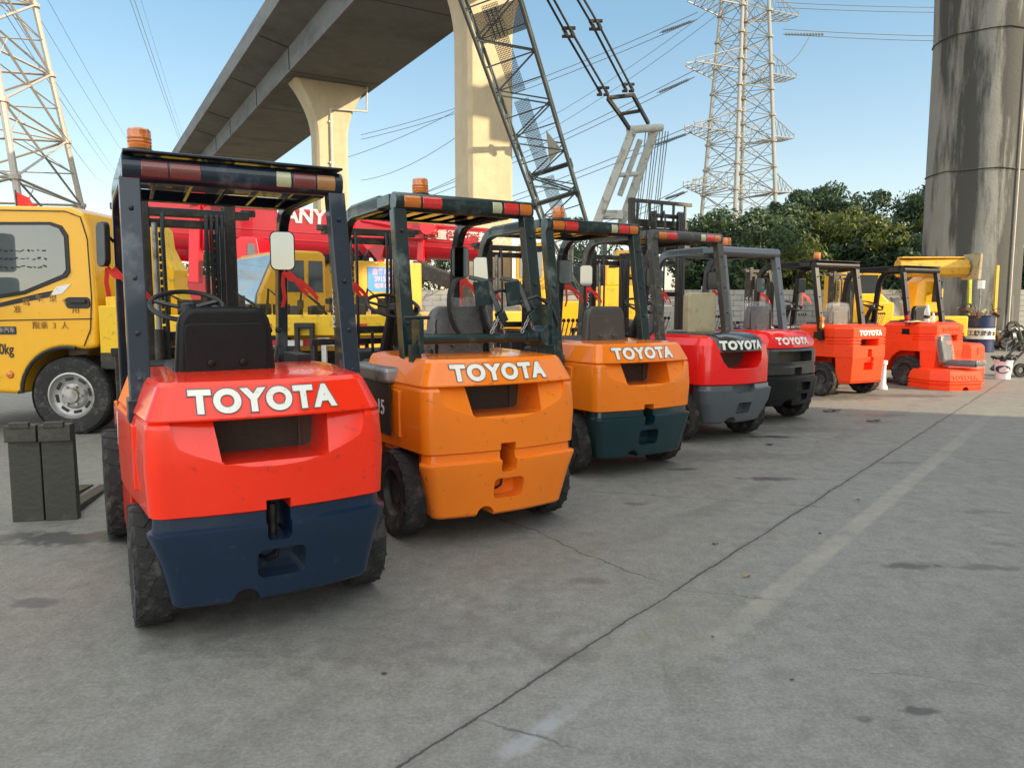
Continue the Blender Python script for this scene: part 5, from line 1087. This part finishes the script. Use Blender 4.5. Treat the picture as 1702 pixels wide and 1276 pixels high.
# mesh walkway and platforms inside the boom
def grid(par, p, e1, e2, n1, n2, r, name):
    b = MB()
    for i in range(n1 + 1): b.bar(p + e1 * (i / n1), p + e1 * (i / n1) + e2, r, r)
    for i in range(n2 + 1): b.bar(p + e2 * (i / n2), p + e2 * (i / n2) + e1, r, r)
    b.build(name, M['lattice'], par, smooth=0)
for s0 in (3.2, 6.2, 9.2, 12.2, 15.): 
    p = foot + dd * s0 - K + ra * -.10 + ua * .05; grid(cc, p, ra * .42, dd * 2.7, 10, 46, .012, 'walkway_mesh')
p = foot + dd * 10.9 - K + ra * -.62 + ua * .1; grid(cc, p, ra * 1.25, dd * .85, 40, 26, .014, 'platform_mesh')
b = MB().add([chord(6.3, -.8, .93), chord(7.2, -.4, .93), chord(5.9, -.1, .93)], [(0, 1, 2)]); b.build('gusset_plate', M['gantry'], cc, smooth=0)
# gantry mast
T1, T2 = ray(1052, 216, 29.5), ray(1090, 212, 30.1); B1, B2 = ray(984, 392, 30.), ray(1026, 392, 30.6)
b = MB()
for a, c in ((T1, B1), (T2, B2)): b.bar(a - K, c - K, .22, .32)
b.tube(T1 - K - Vector((.2, 0, 0)), T2 - K + Vector((.25, 0, 0)), .15, 12)
for f in (.42, .80): b.tube(T1.lerp(B1, f) - K, T2.lerp(B2, f) - K, .10, 8)
b.bar(T1.lerp(T2, .5).lerp(B1.lerp(B2, .5), .10) - K, T1.lerp(T2, .5).lerp(B1.lerp(B2, .5), .62) - K, .16, .2)
b.box(T1.lerp(B1, .8).lerp(T2.lerp(B2, .8), .5) - K, (.8, .3, .35))
b.build('gantry_mast', M['gantry'], cc, bevel=.03)
b = MB()
for i in range(9): 
    a = T2 - K + Vector((-.35 + i * .11, .2, -.1)); b.tube(a, Vector((a.x + .1 - .05 * (i % 3) + (i - 4) * .02, 1.6, 4.2)), .018, 4)
b.build('hoist_rope', M['wire'], cc, smooth=0)
pt = lambda x, y, Y: ray(x, y, Y) - K
for (segs, nm) in (([(1046, 214, 29.4), (1030, 190, 28.7), (1010, 163, 28)], 'left'), ([(1078, 206, 30), (1066, 184, 29.2), (1052, 158, 28.4)], 'right')):
    b = MB()
    for a, c in zip(segs, segs[1:]): b.bar(pt(*a), pt(*c), .10, .16)
    b.build('pendant_link', M['iron'], cc, bevel=.01)
b = MB().tube(pt(1010, 163, 28), pt(1052, 158, 28.4), .08, 8).tube(pt(1030, 190, 28.7), pt(1066, 184, 29.2), .07, 8); b.build('spreader_bar', M['iron'], cc)
for off in (-5.5, 5.5):
    for (c0, c1, c2, c3) in (((1002, 152, 27.6), (945, 54, 23.6), (0, 0, 0), (912, -6, 21.8)), ((1044, 146, 28), (990, 42, 24), (0, 0, 0), (962, -6, 22.2))):
        b = MB(); a_, m_, e_ = pt(c0[0] + off, c0[1], c0[2]), pt(c1[0] + off, c1[1], c1[2]), pt(c3[0] + off, c3[1], c3[2]); far = e_ + (e_ - m_).normalized() * 7
        b.tube(a_, m_, .042, 6); b.tube(m_, far, .038, 6); b.build('pendant_cable', M['iron'], cc, smooth=0)
        for q in (a_, m_): 
            b = MB(); b.box(q, (.09, .16, .30), rot(ry=R(-28))); b.tube(q + Vector((-.11, 0, .12)), q + Vector((.11, 0, .12)), .055, 8); b.tube(q + Vector((-.10, 0, -.12)), q + Vector((.10, 0, -.12)), .05, 8)
            b.build('pendant_shackle', M['iron'], cc, bevel=.01)
hb = MB(); hb.box((0, .6, 2.2), (3.2, 4.4, 1.5)); hb.box((0, 3.4, 2.2), (3.6, 1.2, 1.7)); hb.box((-1.1, -1.8, 2.9), (.16, .8, 1.8)); hb.box((.2, -1.8, 2.9), (.16, .8, 1.8)); hb.build('upper_house', M['lattice'], cc, bevel=.05)
for k in range(3): MB().box((1.2, -2.2, 2.2 + k * .55), (1.3, 1.0, .38)).box((1.2, -2.2, 1.98 + k * .55), (1.0, .8, .06)).build('counterweight_slab', M['yellow'], cc, bevel=.04)
cbb = MB().prism([(-1.35, 1.5), (-1.35, 3.55), (-1.15, 3.7), (-.35, 3.7), (-.25, 3.5), (-.25, 1.5)], 1, -3.6, -1.9); cbb.v = [(x - 1.9, y, z) for x, y, z in cbb.v]; cbo = cbb.build('operator_cab', M['yellow'], cc, bevel=.06)
MB().box((-2.7, -3.61, 2.95), (.82, .03, 1.05)).build('cab_window', M['truckglass'], cbo, bevel=.01)
for sx in (-1, 1):
    tr_ = MB(); tr_.prism(rrect(.5, .62, 6.4, 1.2, .58, 8), 0, sx * 1.9 - .4, sx * 1.9 + .4)
    for k in range(30): tr_.box((sx * 1.9, -2.2 + k * .19, 1.24), (.85, .14, .05))
    tr_.build('crawler_track', M['iron'], cc, bevel=.02)
# yellow column between second and third forklift and a loader
yl = empty('wheel_loader', (1.2, 17.5, 0), 'yellow loader with upright lift frame, glimpsed between the teal roof posts', 'loader')
b = MB(); b.box((-.30, 0, 2.1), (.12, .5, 1.9)); b.box((-.1, .3, 1.1), (1.8, 1.6, .8)); b.box((1.3, .3, 1.35), (1.0, 1.2, 1.0)); b.build('lift_frame', M['yellow'], yl, bevel=.03)
b = MB(); b.box((1.15, .1, 2.1), (.40, .5, .5)); b.build('cab', M['yellow'], yl, bevel=.04); 
for x in (-.9, 1.4): truckwheel(yl, x, -.3, .55, .4, -1, M['steelrim'])
# ================================================================ things at the right end of the row
# loose counterweights
def looseweight(loc, rz, label, h, lie=False):
    e = empty('loose_counterweight', loc, label, 'counterweight', rz=rz)
    def rg(z, i): return [(.50 - i, .35 - i, z), (.50 - i, -.16 + i, z), (.30 - i * .5, -.40 + i, z), (-.30 + i * .5, -.40 + i, z), (-.50 + i, -.16 + i, z), (-.50 + i, .35 - i, z)]
    lv = [(0, .0), (.07, 0), (.078, .018), (.094, .018), (.102, 0), (.125, .0), (.133, .018), (.149, .018), (.157, 0), (h - .07, .02), (h - .02, .05), (h, .09)]
    o = MB().loft([rg(z, i) for z, i in lv]).build('casting', M['flatorange'], e, smooth=20)
    boolcut(o, [prismcut([(.06 * math.cos(R(a)), .06 * math.sin(R(a))) for a in range(0, 181, 20)], -.8, .8)], 20) if not lie else None
    bvl(o, .008, 2, 30)
    if not lie: wrap_text("TOYOTA", .10, o, -.02, h - .13, M['flatorange'], .003, .006, 1.1, 1.1, parent=e)
    else: wrap_text("S", .16, o, .0, h - .14, M['flatorange'], .006, .008, 1.1, 1.1, parent=e)
    return e
def boolfix(): pass
lw1 = looseweight((7.45, 12.72, 0), R(10), 'orange-red loose counterweight lying on the concrete, a wrapped seat on top', .34)
lw2 = looseweight((8.15, 13.75, 0), R(38), 'orange-red loose counterweight standing upright behind the wrapped seat', .72, True)
# wrapped seat
se = empty('operator_chair', (7.62, 12.66, .34), 'black forklift seat wrapped in clear film on the flat loose counterweight', 'seat', rz=R(-50))
st = MB().box((.05, 0, .09), (.50, .42, .10)).build('seat_cushion', M['vinyl'], se, bevel=.035, seg=3)
pr3 = [(x, z) for x, z in rrect(0, .33, .42, .44, .10, 5)]
o = MB().prism([(a, b_) for a, b_ in pr3], 0, -.04, .04); 
o.v = [(x + (-.22 - (z - .1) * .22), y, z) for x, y, z in o.v]; o = o.build('seat_back', M['vinyl'], se, bevel=.03, seg=3)
def film(par, c, d, r, seed, lo=None):
    rg2 = random.Random(seed); b = MB(); n = 28; R_ = []
    for k, (zf, sf) in enumerate(((-.5, .9), (-.46, 1), (-.2, 1), (.05, 1.02), (.3, 1), (.46, .98), (.5, .85))):
        R_.append([Vector(c) + r @ Vector((d[0] / 2 * sf * (abs(math.cos(t)) ** .5) * (1 if math.cos(t) > 0 else -1) + rg2.uniform(-.008, .008), d[1] / 2 * sf * (abs(math.sin(t)) ** .5) * (1 if math.sin(t) > 0 else -1) + rg2.uniform(-.008, .008), d[2] * zf + rg2.uniform(-.006, .006))) for t in [2 * math.pi * i / n for i in range(n)]])
    b.loft(R_).build('plastic_film', M['plastic'], par, smooth=20)
film(o, (-.27, 0, .33), (.15, .48, .50), rot(ry=R(-12)), 2); film(st, (.05, 0, .09), (.56, .47, .14), rot(), 4)
# bottle and cup on the last forklift
bt = MB().lathe([(.001, 0), (.045, .0), (.05, .01), (.05, .05), (.046, .06), (.05, .07), (.05, .13), (.046, .14), (.05, .15), (.05, .19), (.035, .24), (.018, .27), (.018, .285), (.001, .285)], (0, 0, 0), 2, 20).build('water_bottle', M['bottle']); bt.location = (7.18, 13.0, 1.11)
tag(bt, 'large clear water bottle standing on the hood of the last forklift', 'bottle')
MB().lathe([(.022, .27), (.022, .305), (.001, .305)], (0, 0, 0), 2, 14).build('cap', M['whitepaint'], bt); MB().lathe([(.0515, .07), (.0515, .125)], (0, 0, 0), 2, 20).build('bottle_label', M['ink'], bt)
bt2 = MB().lathe([(.001, 0), (.032, 0), (.035, .01), (.035, .10), (.02, .13), (.015, .15), (.001, .15)], (0, 0, 0), 2, 16).build('small_bottle', M['bottle']); bt2.location = (7.30, 13.02, 1.11); tag(bt2, 'small clear bottle right beside the large water bottle', 'bottle')
MB().lathe([(.017, .14), (.017, .165), (.001, .165)], (0, 0, 0), 2, 12).build('cap', M['whitepaint'], bt2)
rg_ = MB(); rg_.box((0, 0, .012), (.30, .10, .022)); rg_.box((.05, .02, .026), (.18, .07, .02), rot(rz=.4)); ro = rg_.build('folded_rag', M['beige'], bevel=.008); ro.location = (6.96, 12.99, 1.11); tag(ro, 'pale folded rag lying left of the water bottle', 'rag')
# white fitting on the ground between the two ribbed forklifts
o = MB().lathe([(.001, 0), (.085, 0), (.08, .05), (.055, .09), (.045, .40), (.065, .43), (.06, .49), (.001, .49)], (0, 0, 0), 2, 14).build('white_bollard', M['whitepaint'], bevel=.01); o.location = (6.22, 12.5, 0); tag(o, 'white painted stub post on the ground between the two ribbed forklifts', 'post')
# blue drum
dr = empty('oil_drum', (14.3, 22.9, 0), 'blue steel oil drum with a white lettered band, rubbish piled on top', 'oil drum')
M['drumblue'] = paint('blue_drum_paint', (.008, .022, .085), rough=.45, coat=.2, dirt=(.05, .04, .04), dirt_amt=.3)
b = MB().lathe([(.001, .0), (.38, .0), (.395, .01), (.395, .03), (.38, .04), (.38, .36), (.398, .375), (.38, .39), (.38, .74), (.398, .755), (.38, .77), (.38, 1.06), (.395, 1.07), (.395, 1.10), (.37, 1.10), (.37, 1.06), (.001, 1.06)], (0, 0, 0), 2, 32).build('drum_body', M['drumblue'], dr)
MB().lathe([(.3825, .395), (.3825, .72)], (0, 0, 0), 2, 48).build('white_band', M['whitepaint'], dr)
me = textmesh("华工牌润滑油", .17, .004, .001)
for v in me.vertices:
    t = v.co.x / .384; a = R(-122) + t; v.co = Vector(((.388 + v.co.z) * math.cos(a), (.388 + v.co.z) * math.sin(a), .56 + v.co.y))
me.materials.append(M['ink']); o = bpy.data.objects.new('lettering', me); COL.objects.link(o); o.parent = dr
def lumps(name, c, n, spread, size, mats, label, cat, seed, flat=.5, group=None):
    rg3 = random.Random(seed); b = MB()
    for i in range(n):
        p = Vector(c) + Vector((rg3.uniform(-1, 1) * spread[0], rg3.uniform(-1, 1) * spread[1], rg3.uniform(0, 1) ** 1.5 * spread[2])); s = rg3.uniform(.5, 1.3) * size
        r = rot(rg3.uniform(0, 3), rg3.uniform(0, 3), rg3.uniform(0, 3)); k = rg3.random(); mi = rg3.randrange(len(mats))
        if k < .35: b.box(p, (s, s * rg3.uniform(.2, .8), s * rg3.uniform(.06, .4)), r, mi)
        elif k < .6: b.tube(p, p + r @ Vector((s * 1.8, 0, 0)), s * .10, 7, mi=mi)
        elif k < .8: b.lathe([(s * .25, -s * .1), (s * .5, -s * .12), (s * .5, s * .12), (s * .25, s * .1)], p, rg3.randrange(3), 14, mi=mi, close=True)
        else: b.path([p + r @ Vector((s * math.cos(t * .7) * .8, s * math.sin(t * .7) * .6, t * s * .06)) for t in range(9)], s * .05, 5, mi=mi)
    o = b.build(name, mats, smooth=30); tag(o, label, cat, group); return o
M['rust'] = mat('rusty_scrap', (.14, .06, .03), rough=.8, var=.4, dirt=(.05, .03, .02), dirt_amt=.4)
lumps('rubbish_pile', (14.3, 22.9, 1.08), 26, (.5, .4, .30), .20, [M['iron'], M['beige'], M['rust'], M['black']], 'heap of oily rags and scraps on top of the blue drum', 'rubbish', 4)
lumps('scrap_heap', (16.9, 23.6, .0), 90, (1.7, .7, .75), .36, [M['iron'], M['rust'], M['forkiron'], M['steel'], M['black']], 'tangled heap of rusty machine parts right of the blue drum', 'scrap', 9)
lumps('scrap_heap', (12.5, 23.0, .0), 60, (.8, .6, 1.0), .34, [M['iron'], M['rust'], M['black'], M['forkiron']], 'dark pile of machine parts left of the blue drum', 'scrap', 15)
# tarpaulin covered pile
rg4 = random.Random(8); N1, N2 = 34, 16; vs = []; fs = []
for i in range(N1):
    for j in range(N2):
        u, v_ = i / (N1 - 1), j / (N2 - 1); hgt = (math.sin(math.pi * min(1, u * 1.02)) ** .45) * (math.sin(math.pi * (.06 + .88 * v_)) ** .5) * 1.66 + (rg4.uniform(-.06, .06) + .07 * math.sin(i * 1.3) + .05 * math.sin(j * 2.1 + i)) * math.sin(math.pi * u)
        vs.append((-1.7 + 3.4 * u + rg4.uniform(-.03, .03), -1 + 2 * v_, max(0, hgt)))
for i in range(N1 - 1):
    for j in range(N2 - 1): a = i * N2 + j; fs.append((a, a + N2, a + N2 + 1, a + 1))
o = MB().add(vs, fs).build('tarpaulin_pile', mat('muddy_grey_tarpaulin', (.16, .15, .13), rough=.6, coat=.2, bump=.6, bscale=9, dirt=(.06, .05, .04), dirt_amt=.4, dirt_scale=3), smooth=50); o.location = (12.1, 24.6, 0)
tag(o, 'muddy grey tarpaulin thrown over a heap behind the last forklift', 'covered pile')
# yellow stakes and white board
M['stake'] = mat('yellow_green_paint', (.45, .50, .03), rough=.5, dirt=(.3, .25, .1), dirt_amt=.3)
M['stake2'] = mat('yellow_orange_paint', (.62, .42, .05), rough=.5, dirt=(.3, .25, .1), dirt_amt=.3)
for (a, c, lb, mm) in ((ray(1613, 512, 23.6), ray(1613, 442, 23.6), 'upright yellow-green stake behind the blue drum', 'stake'), (ray(1651, 560, 23.6), ray(1658, 441, 23.6), 'slightly leaning yellow stake right of the blue drum', 'stake2')):
    o = MB().bar(Vector((a.x, a.y, .0)) if a.z > 0 else a, c, .09, .09).build('marker_stake', M[mm], bevel=.008); tag(o, lb, 'stake')
p = ray(1631, 473, 23.8); o = empty('notice_board', (p.x, p.y, 0), 'small blank white board on a thin post in front of the stained pier', 'board')
MB().box((0, 0, p.z), (.23, .03, .26)).build('panel', M['whitepaint'], o, bevel=.005); MB().tube((0, .02, 0), (0, .02, p.z), .02, 6).build('post', M['steel'], o)
# yellow machine with horizontal boom behind the last forklift
ex = empty('yellow_crane', (11.6, 21.8, 0), 'yellow mobile crane with a thick horizontal boom end pointing at the stained pier', 'mobile crane')
b = MB(); b.tube((-.5, 0, 2.48), (1.40, -.15, 2.48), .27, 8); b.box((.4, -.1, 2.76), (1.8, .3, .05)); bo = b.build('boom', mat('boom_yellow_paint', (.62, .34, .03), rough=.45, dirt=(.25, .15, .04), dirt_amt=.3), ex, bevel=.02)
MB().prism([(2.02, 2.14), (2.06, 2.86), (2.12, 2.82), (2.10, 2.14)], 1, -.7, .1).build('boom_head_plate', M['beige'], bo).location = (-.6, 0, 0)
b = MB(); b.prism([(-1.7, .5), (-1.7, 1.75), (-.9, 1.75), (-.6, 1.45), (-.6, .5)], 1, 0, 1.6); b.prism([(.1, 1.2), (.2, 2.1), (.5, 2.35), (.95, 1.9), (.95, 1.2)], 1, .1, .8); b.box((.4, .7, .8), (2.4, 1.6, .6)); b.box((-1.0, -.2, .9), (.5, .5, 1.2)); b.build('body', M['yellow'], ex, bevel=.05)
b = MB().prism([(-1.9, 1.2), (-1.9, 2.35), (-1.2, 2.45), (-.7, 2.4), (-.55, 1.2)], 1, .5, 1.7).build('cab', M['yellow'], ex, bevel=.04); MB().box((-1.25, .49, 1.95), (.9, .03, .7)).build('cab_window', M['glass'], b, bevel=.01)
for x in (-1.2, .9): truckwheel(ex, x, -.1, .5, .35, -1, M['steelrim'])
MB().tube((.62, -.1, 1.5), (.66, -.1, 2.1), .12, 10).build('air_filter', M['black'], ex)
# bucket, buckets of tools, cart at the right edge
bk = empty('paint_bucket', (9.45, 14.35, 0), 'white plastic bucket with a dark blue oval label, bin bag on top', 'bucket')
MB().lathe([(.001, 0), (.125, 0), (.155, .34), (.165, .35), (.165, .375), (.145, .375), (.145, .34), (.001, .33)], (0, 0, 0), 2, 28).build('bucket_body', M['whitepaint'], bk)
me = textmesh("润滑油", .075, .003, .001); 
for v in me.vertices: a = R(-125) + v.co.x / .145; v.co = Vector(((.147 + v.co.z) * math.cos(a), (.147 + v.co.z) * math.sin(a), .18 + v.co.y))
ov = MB(); vs = []
for i in range(24):
    t = 2 * math.pi * i / 24; a = R(-125) + .13 * math.cos(t) / .145; z = .19 + .075 * math.sin(t); q = .1275 + .03 * (z / .34) + .0145; vs.append((q * math.cos(a), q * math.sin(a), z))
for v in me.vertices: v.co *= 1.0
ov.add(vs, [tuple(range(24))]).build('oval_label', mat('label_blue', (.02, .03, .12), rough=.4), bk, smooth=0)
for v in me.vertices: v.co = Vector((v.co.x * 1.04, v.co.y * 1.04, v.co.z))
me.materials.append(M['whitepaint']); o = bpy.data.objects.new('lettering', me); COL.objects.link(o); o.parent = bk
b = MB(); rg5 = random.Random(3)
for i in range(14): a = rg5.uniform(0, 6.28); b.tube((.1 * math.cos(a), .1 * math.sin(a), .36), (.22 * math.cos(a), .22 * math.sin(a), .36 + rg5.uniform(-.02, .08)), .05, 6, .02)
o = b.build('bin_bag', M['black'], smooth=60); o.location = (9.45, 14.35, 0.02); tag(o, 'black bin bag crumpled over the rim of the white bucket', 'bag')
o = MB().lathe([(.001, 0), (.07, 0), (.09, .12), (.09, .15), (.001, .15)], (0, 0, 0), 2, 16).build('red_pot', M['cranered']); o.location = (9.08, 14.75, 0); tag(o, 'small red pot left of the white bucket', 'pot')
# hand cart / motorbike parts at the edge
hc = empty('hand_truck', (10.3, 14.9, 0), 'dark sack truck leaning beside the bucket at the right edge', 'hand truck')
b = MB()
for y in (-.16, .16): b.path([(-.45, y, .25), (-.1, y, .62), (.35, y, 1.05)], .022, 7)
for f in (.2, .5, .8): b.tube((-.45 + .8 * f, -.16, .25 + .8 * f), (-.45 + .8 * f, .16, .25 + .8 * f), .016, 6)
b.box((-.52, 0, .2), (.06, .42, .25), rot(ry=.8)); b.build('frame', M['iron'], hc)
for y in (-.24, .24): MB().lathe([(.06, -.03), (.13, -.035), (.14, 0), (.13, .035), (.06, .03)], (-.30, y, .14), 1, 22, close=True).build('wheel', M['rubber'], hc)
wb_ = MB().box((0, 0, .45), (.5, .4, .06)).box((0, 0, .2), (.45, .35, .06)); 
for x in (-.22, .22):
    for y in (-.17, .17): wb_.box((x, y, .23), (.05, .05, .46))
o = wb_.build('tool_stand', M['steel'], bevel=.008); o.location = (10.9, 14.6, 0); tag(o, 'grey metal tool stand at the right edge behind the bucket', 'tool stand')
o = MB().box((0, 0, .18), (.5, .3, .36)).box((0, 0, .38), (.54, .34, .04)).build('wooden_crate', mat('grubby_wood', (.16, .12, .08), rough=.8, dirt=(.06, .05, .03), dirt_amt=.3), bevel=.01); o.location = (10.3, 17.6, 0); tag(o, 'brown wooden crate right of the standing loose counterweight', 'crate')
# pair of loose forks at the far left
FG = 'pair of loose forks at the left'
for i, (px, lb, tl) in enumerate(((52, 'left upright loose fork of the pair standing by the yellow truck wheel', 0), (102, 'right upright loose fork of the pair, nearer the red forklift', .02))):
    g_ = ray(px, 864, 4.8); e = empty('loose_fork', (g_.x, g_.y - .0 + .03 * i, 0), lb, 'fork', FG, rz=R(10 + 3 * i))
    b = MB(); pr4 = [(0, .0), (.04, .0), (.055, .62), (.01, .62), (-.005, .06)]
    b.prism([(-.04, .0), (.035, .0), (.01, .64), (-.035, .64)], 0, -.095, .095)
    o = b.build('shank', M['forkiron'], e, bevel=.006)
    b = MB(); b.box((0, -.05, .585), (.19, .06, .11)); b.box((0, -.075, .64), (.12, .03, .04)); b.build('hook', M['forkiron'], e, bevel=.006)
    b = MB(); b.prism([(-.04, 0), (.95, 0), (.95, .012), (.3, .045), (.0, .05), (-.02, .09), (-.04, .10)], 0, -.05, .05); b.build('blade', M['forkiron'], e, bevel=.004)
# litter and leaves
LG = 'litter scattered on the concrete'
M['leaf'] = mat('dry_leaf', (.22, .18, .09), rough=.8, var=.4, scale=40); M['litter'] = mat('dark_litter', (.03, .03, .03), rough=.8)
def scrap(x, y, s, label, m_, seed, cat='litter'):
    rg6 = random.Random(seed); n = 9; vs = [(0, 0, .006 + s * .12)]
    for i in range(n):
        t = 2 * math.pi * i / n; q = s * rg6.uniform(.35, 1); vs.append((q * math.cos(t), q * .45 * math.sin(t), .003 + s * rg6.uniform(0, .28)))
    o = MB().add(vs, [(0, i + 1, (i + 1) % n + 1) for i in range(n)]).build('dry_leaf' if cat == 'leaf' else 'litter_scrap', m_, smooth=0); o.location = (x, y, 0); o.rotation_euler.z = rg6.uniform(-.6, .6); tag(o, label, cat, LG)
scrap(1.22, 3.77, .045, 'pale curled dry leaf lying right of the long joint', M['leaf'], 1, 'leaf')
scrap(4.21, 9.80, .14, 'dark crumpled glove-like scrap before the sixth forklift', M['litter'], 2)
scrap(2.60, 7.45, .07, 'dark scrap beside the oil spot near the grey bumper', M['litter'], 3)
scrap(1.20, 4.29, .03, 'tiny dark scrap left of the long joint, mid yard', M['litter'], 4)
scrap(4.38, 8.95, .10, 'thin dark twig bundle on the far oil patch', M['litter'], 5)
scrap(1.05, 2.68, .018, 'tiny dark crumb in the near foreground', M['litter'], 6)
scrap(.85, 3.05, .016, 'small dark speck of litter between the joint and the faded line', M['litter'], 7)
scrap(3.15, 7.6, .05, 'pale scrap of paper right of the long joint, far yard', M['leaf'], 8)
scrap(-.49, 2.73, .02, 'tiny dark speck in front of the nearest forklift', M['litter'], 9)
scrap(1.9, 4.5, .022, 'small dark scrap just beside the faded line', M['litter'], 10)
scrap(2.5, 5.3, .025, 'small dark scrap on the faded line, mid yard', M['litter'], 11)
# tower crane far away at the right edge
p = ray(1690, 250, 120); tc_ = empty('tower_crane', (p.x + 12, p.y, 0), 'distant yellow tower crane jib just right of the stained pier', 'tower crane')
b = MB(); z = p.z; 
for k in range(40): b.bar((-14 + k * .9, 0, z), (-13.1 + k * .9, 0, z), .25, .25); b.tube((-14 + k * .9, 0, z), (-13.55 + k * .9, 0, z + 1.3), .09, 4); b.tube((-13.55 + k * .9, 0, z + 1.3), (-13.1 + k * .9, 0, z), .09, 4)
b.bar((-14, 0, z + 1.3), (22, 0, z + 1.3), .2, .2); b.build('jib', mat('tower_crane_yellow', (.7, .38, .02), rough=.5), tc_, smooth=0)
MB().box((-13.3, 0, z - 1.1), (1.1, 1.2, 1.8)).build('counterweight', M['yellow'], tc_, smooth=0)
b = MB(); 
for sx, sy in ((1, 1), (1, -1), (-1, 1), (-1, -1)): b.tube((sx * .9, sy * .9, 0), (sx * .9, sy * .9, z + 5), .12, 5)
for k in range(int(z / 2)): b.tube((-.9, -.9, 2 * k), (.9, -.9, 2 * k + 2), .08, 4); b.tube((.9, .9, 2 * k), (-.9, .9, 2 * k + 2), .08, 4)
b.build('tower_mast', M['yellow'], tc_, smooth=0)
# pale building far right
o = empty('distant_shed', (66, 95, 0), 'long low cream roofed shed far beyond the trees at the right edge', 'building'); MB().box((0, 0, 4), (26, 12, 8)).build('wall', M['render_'], o, smooth=0); MB().prism([(-6.5, 8), (0, 10.2), (6.5, 8)], 0, -13.4, 13.4).build('roof', mat('cream_roof', (.55, .50, .38), rough=.8), o, smooth=0)
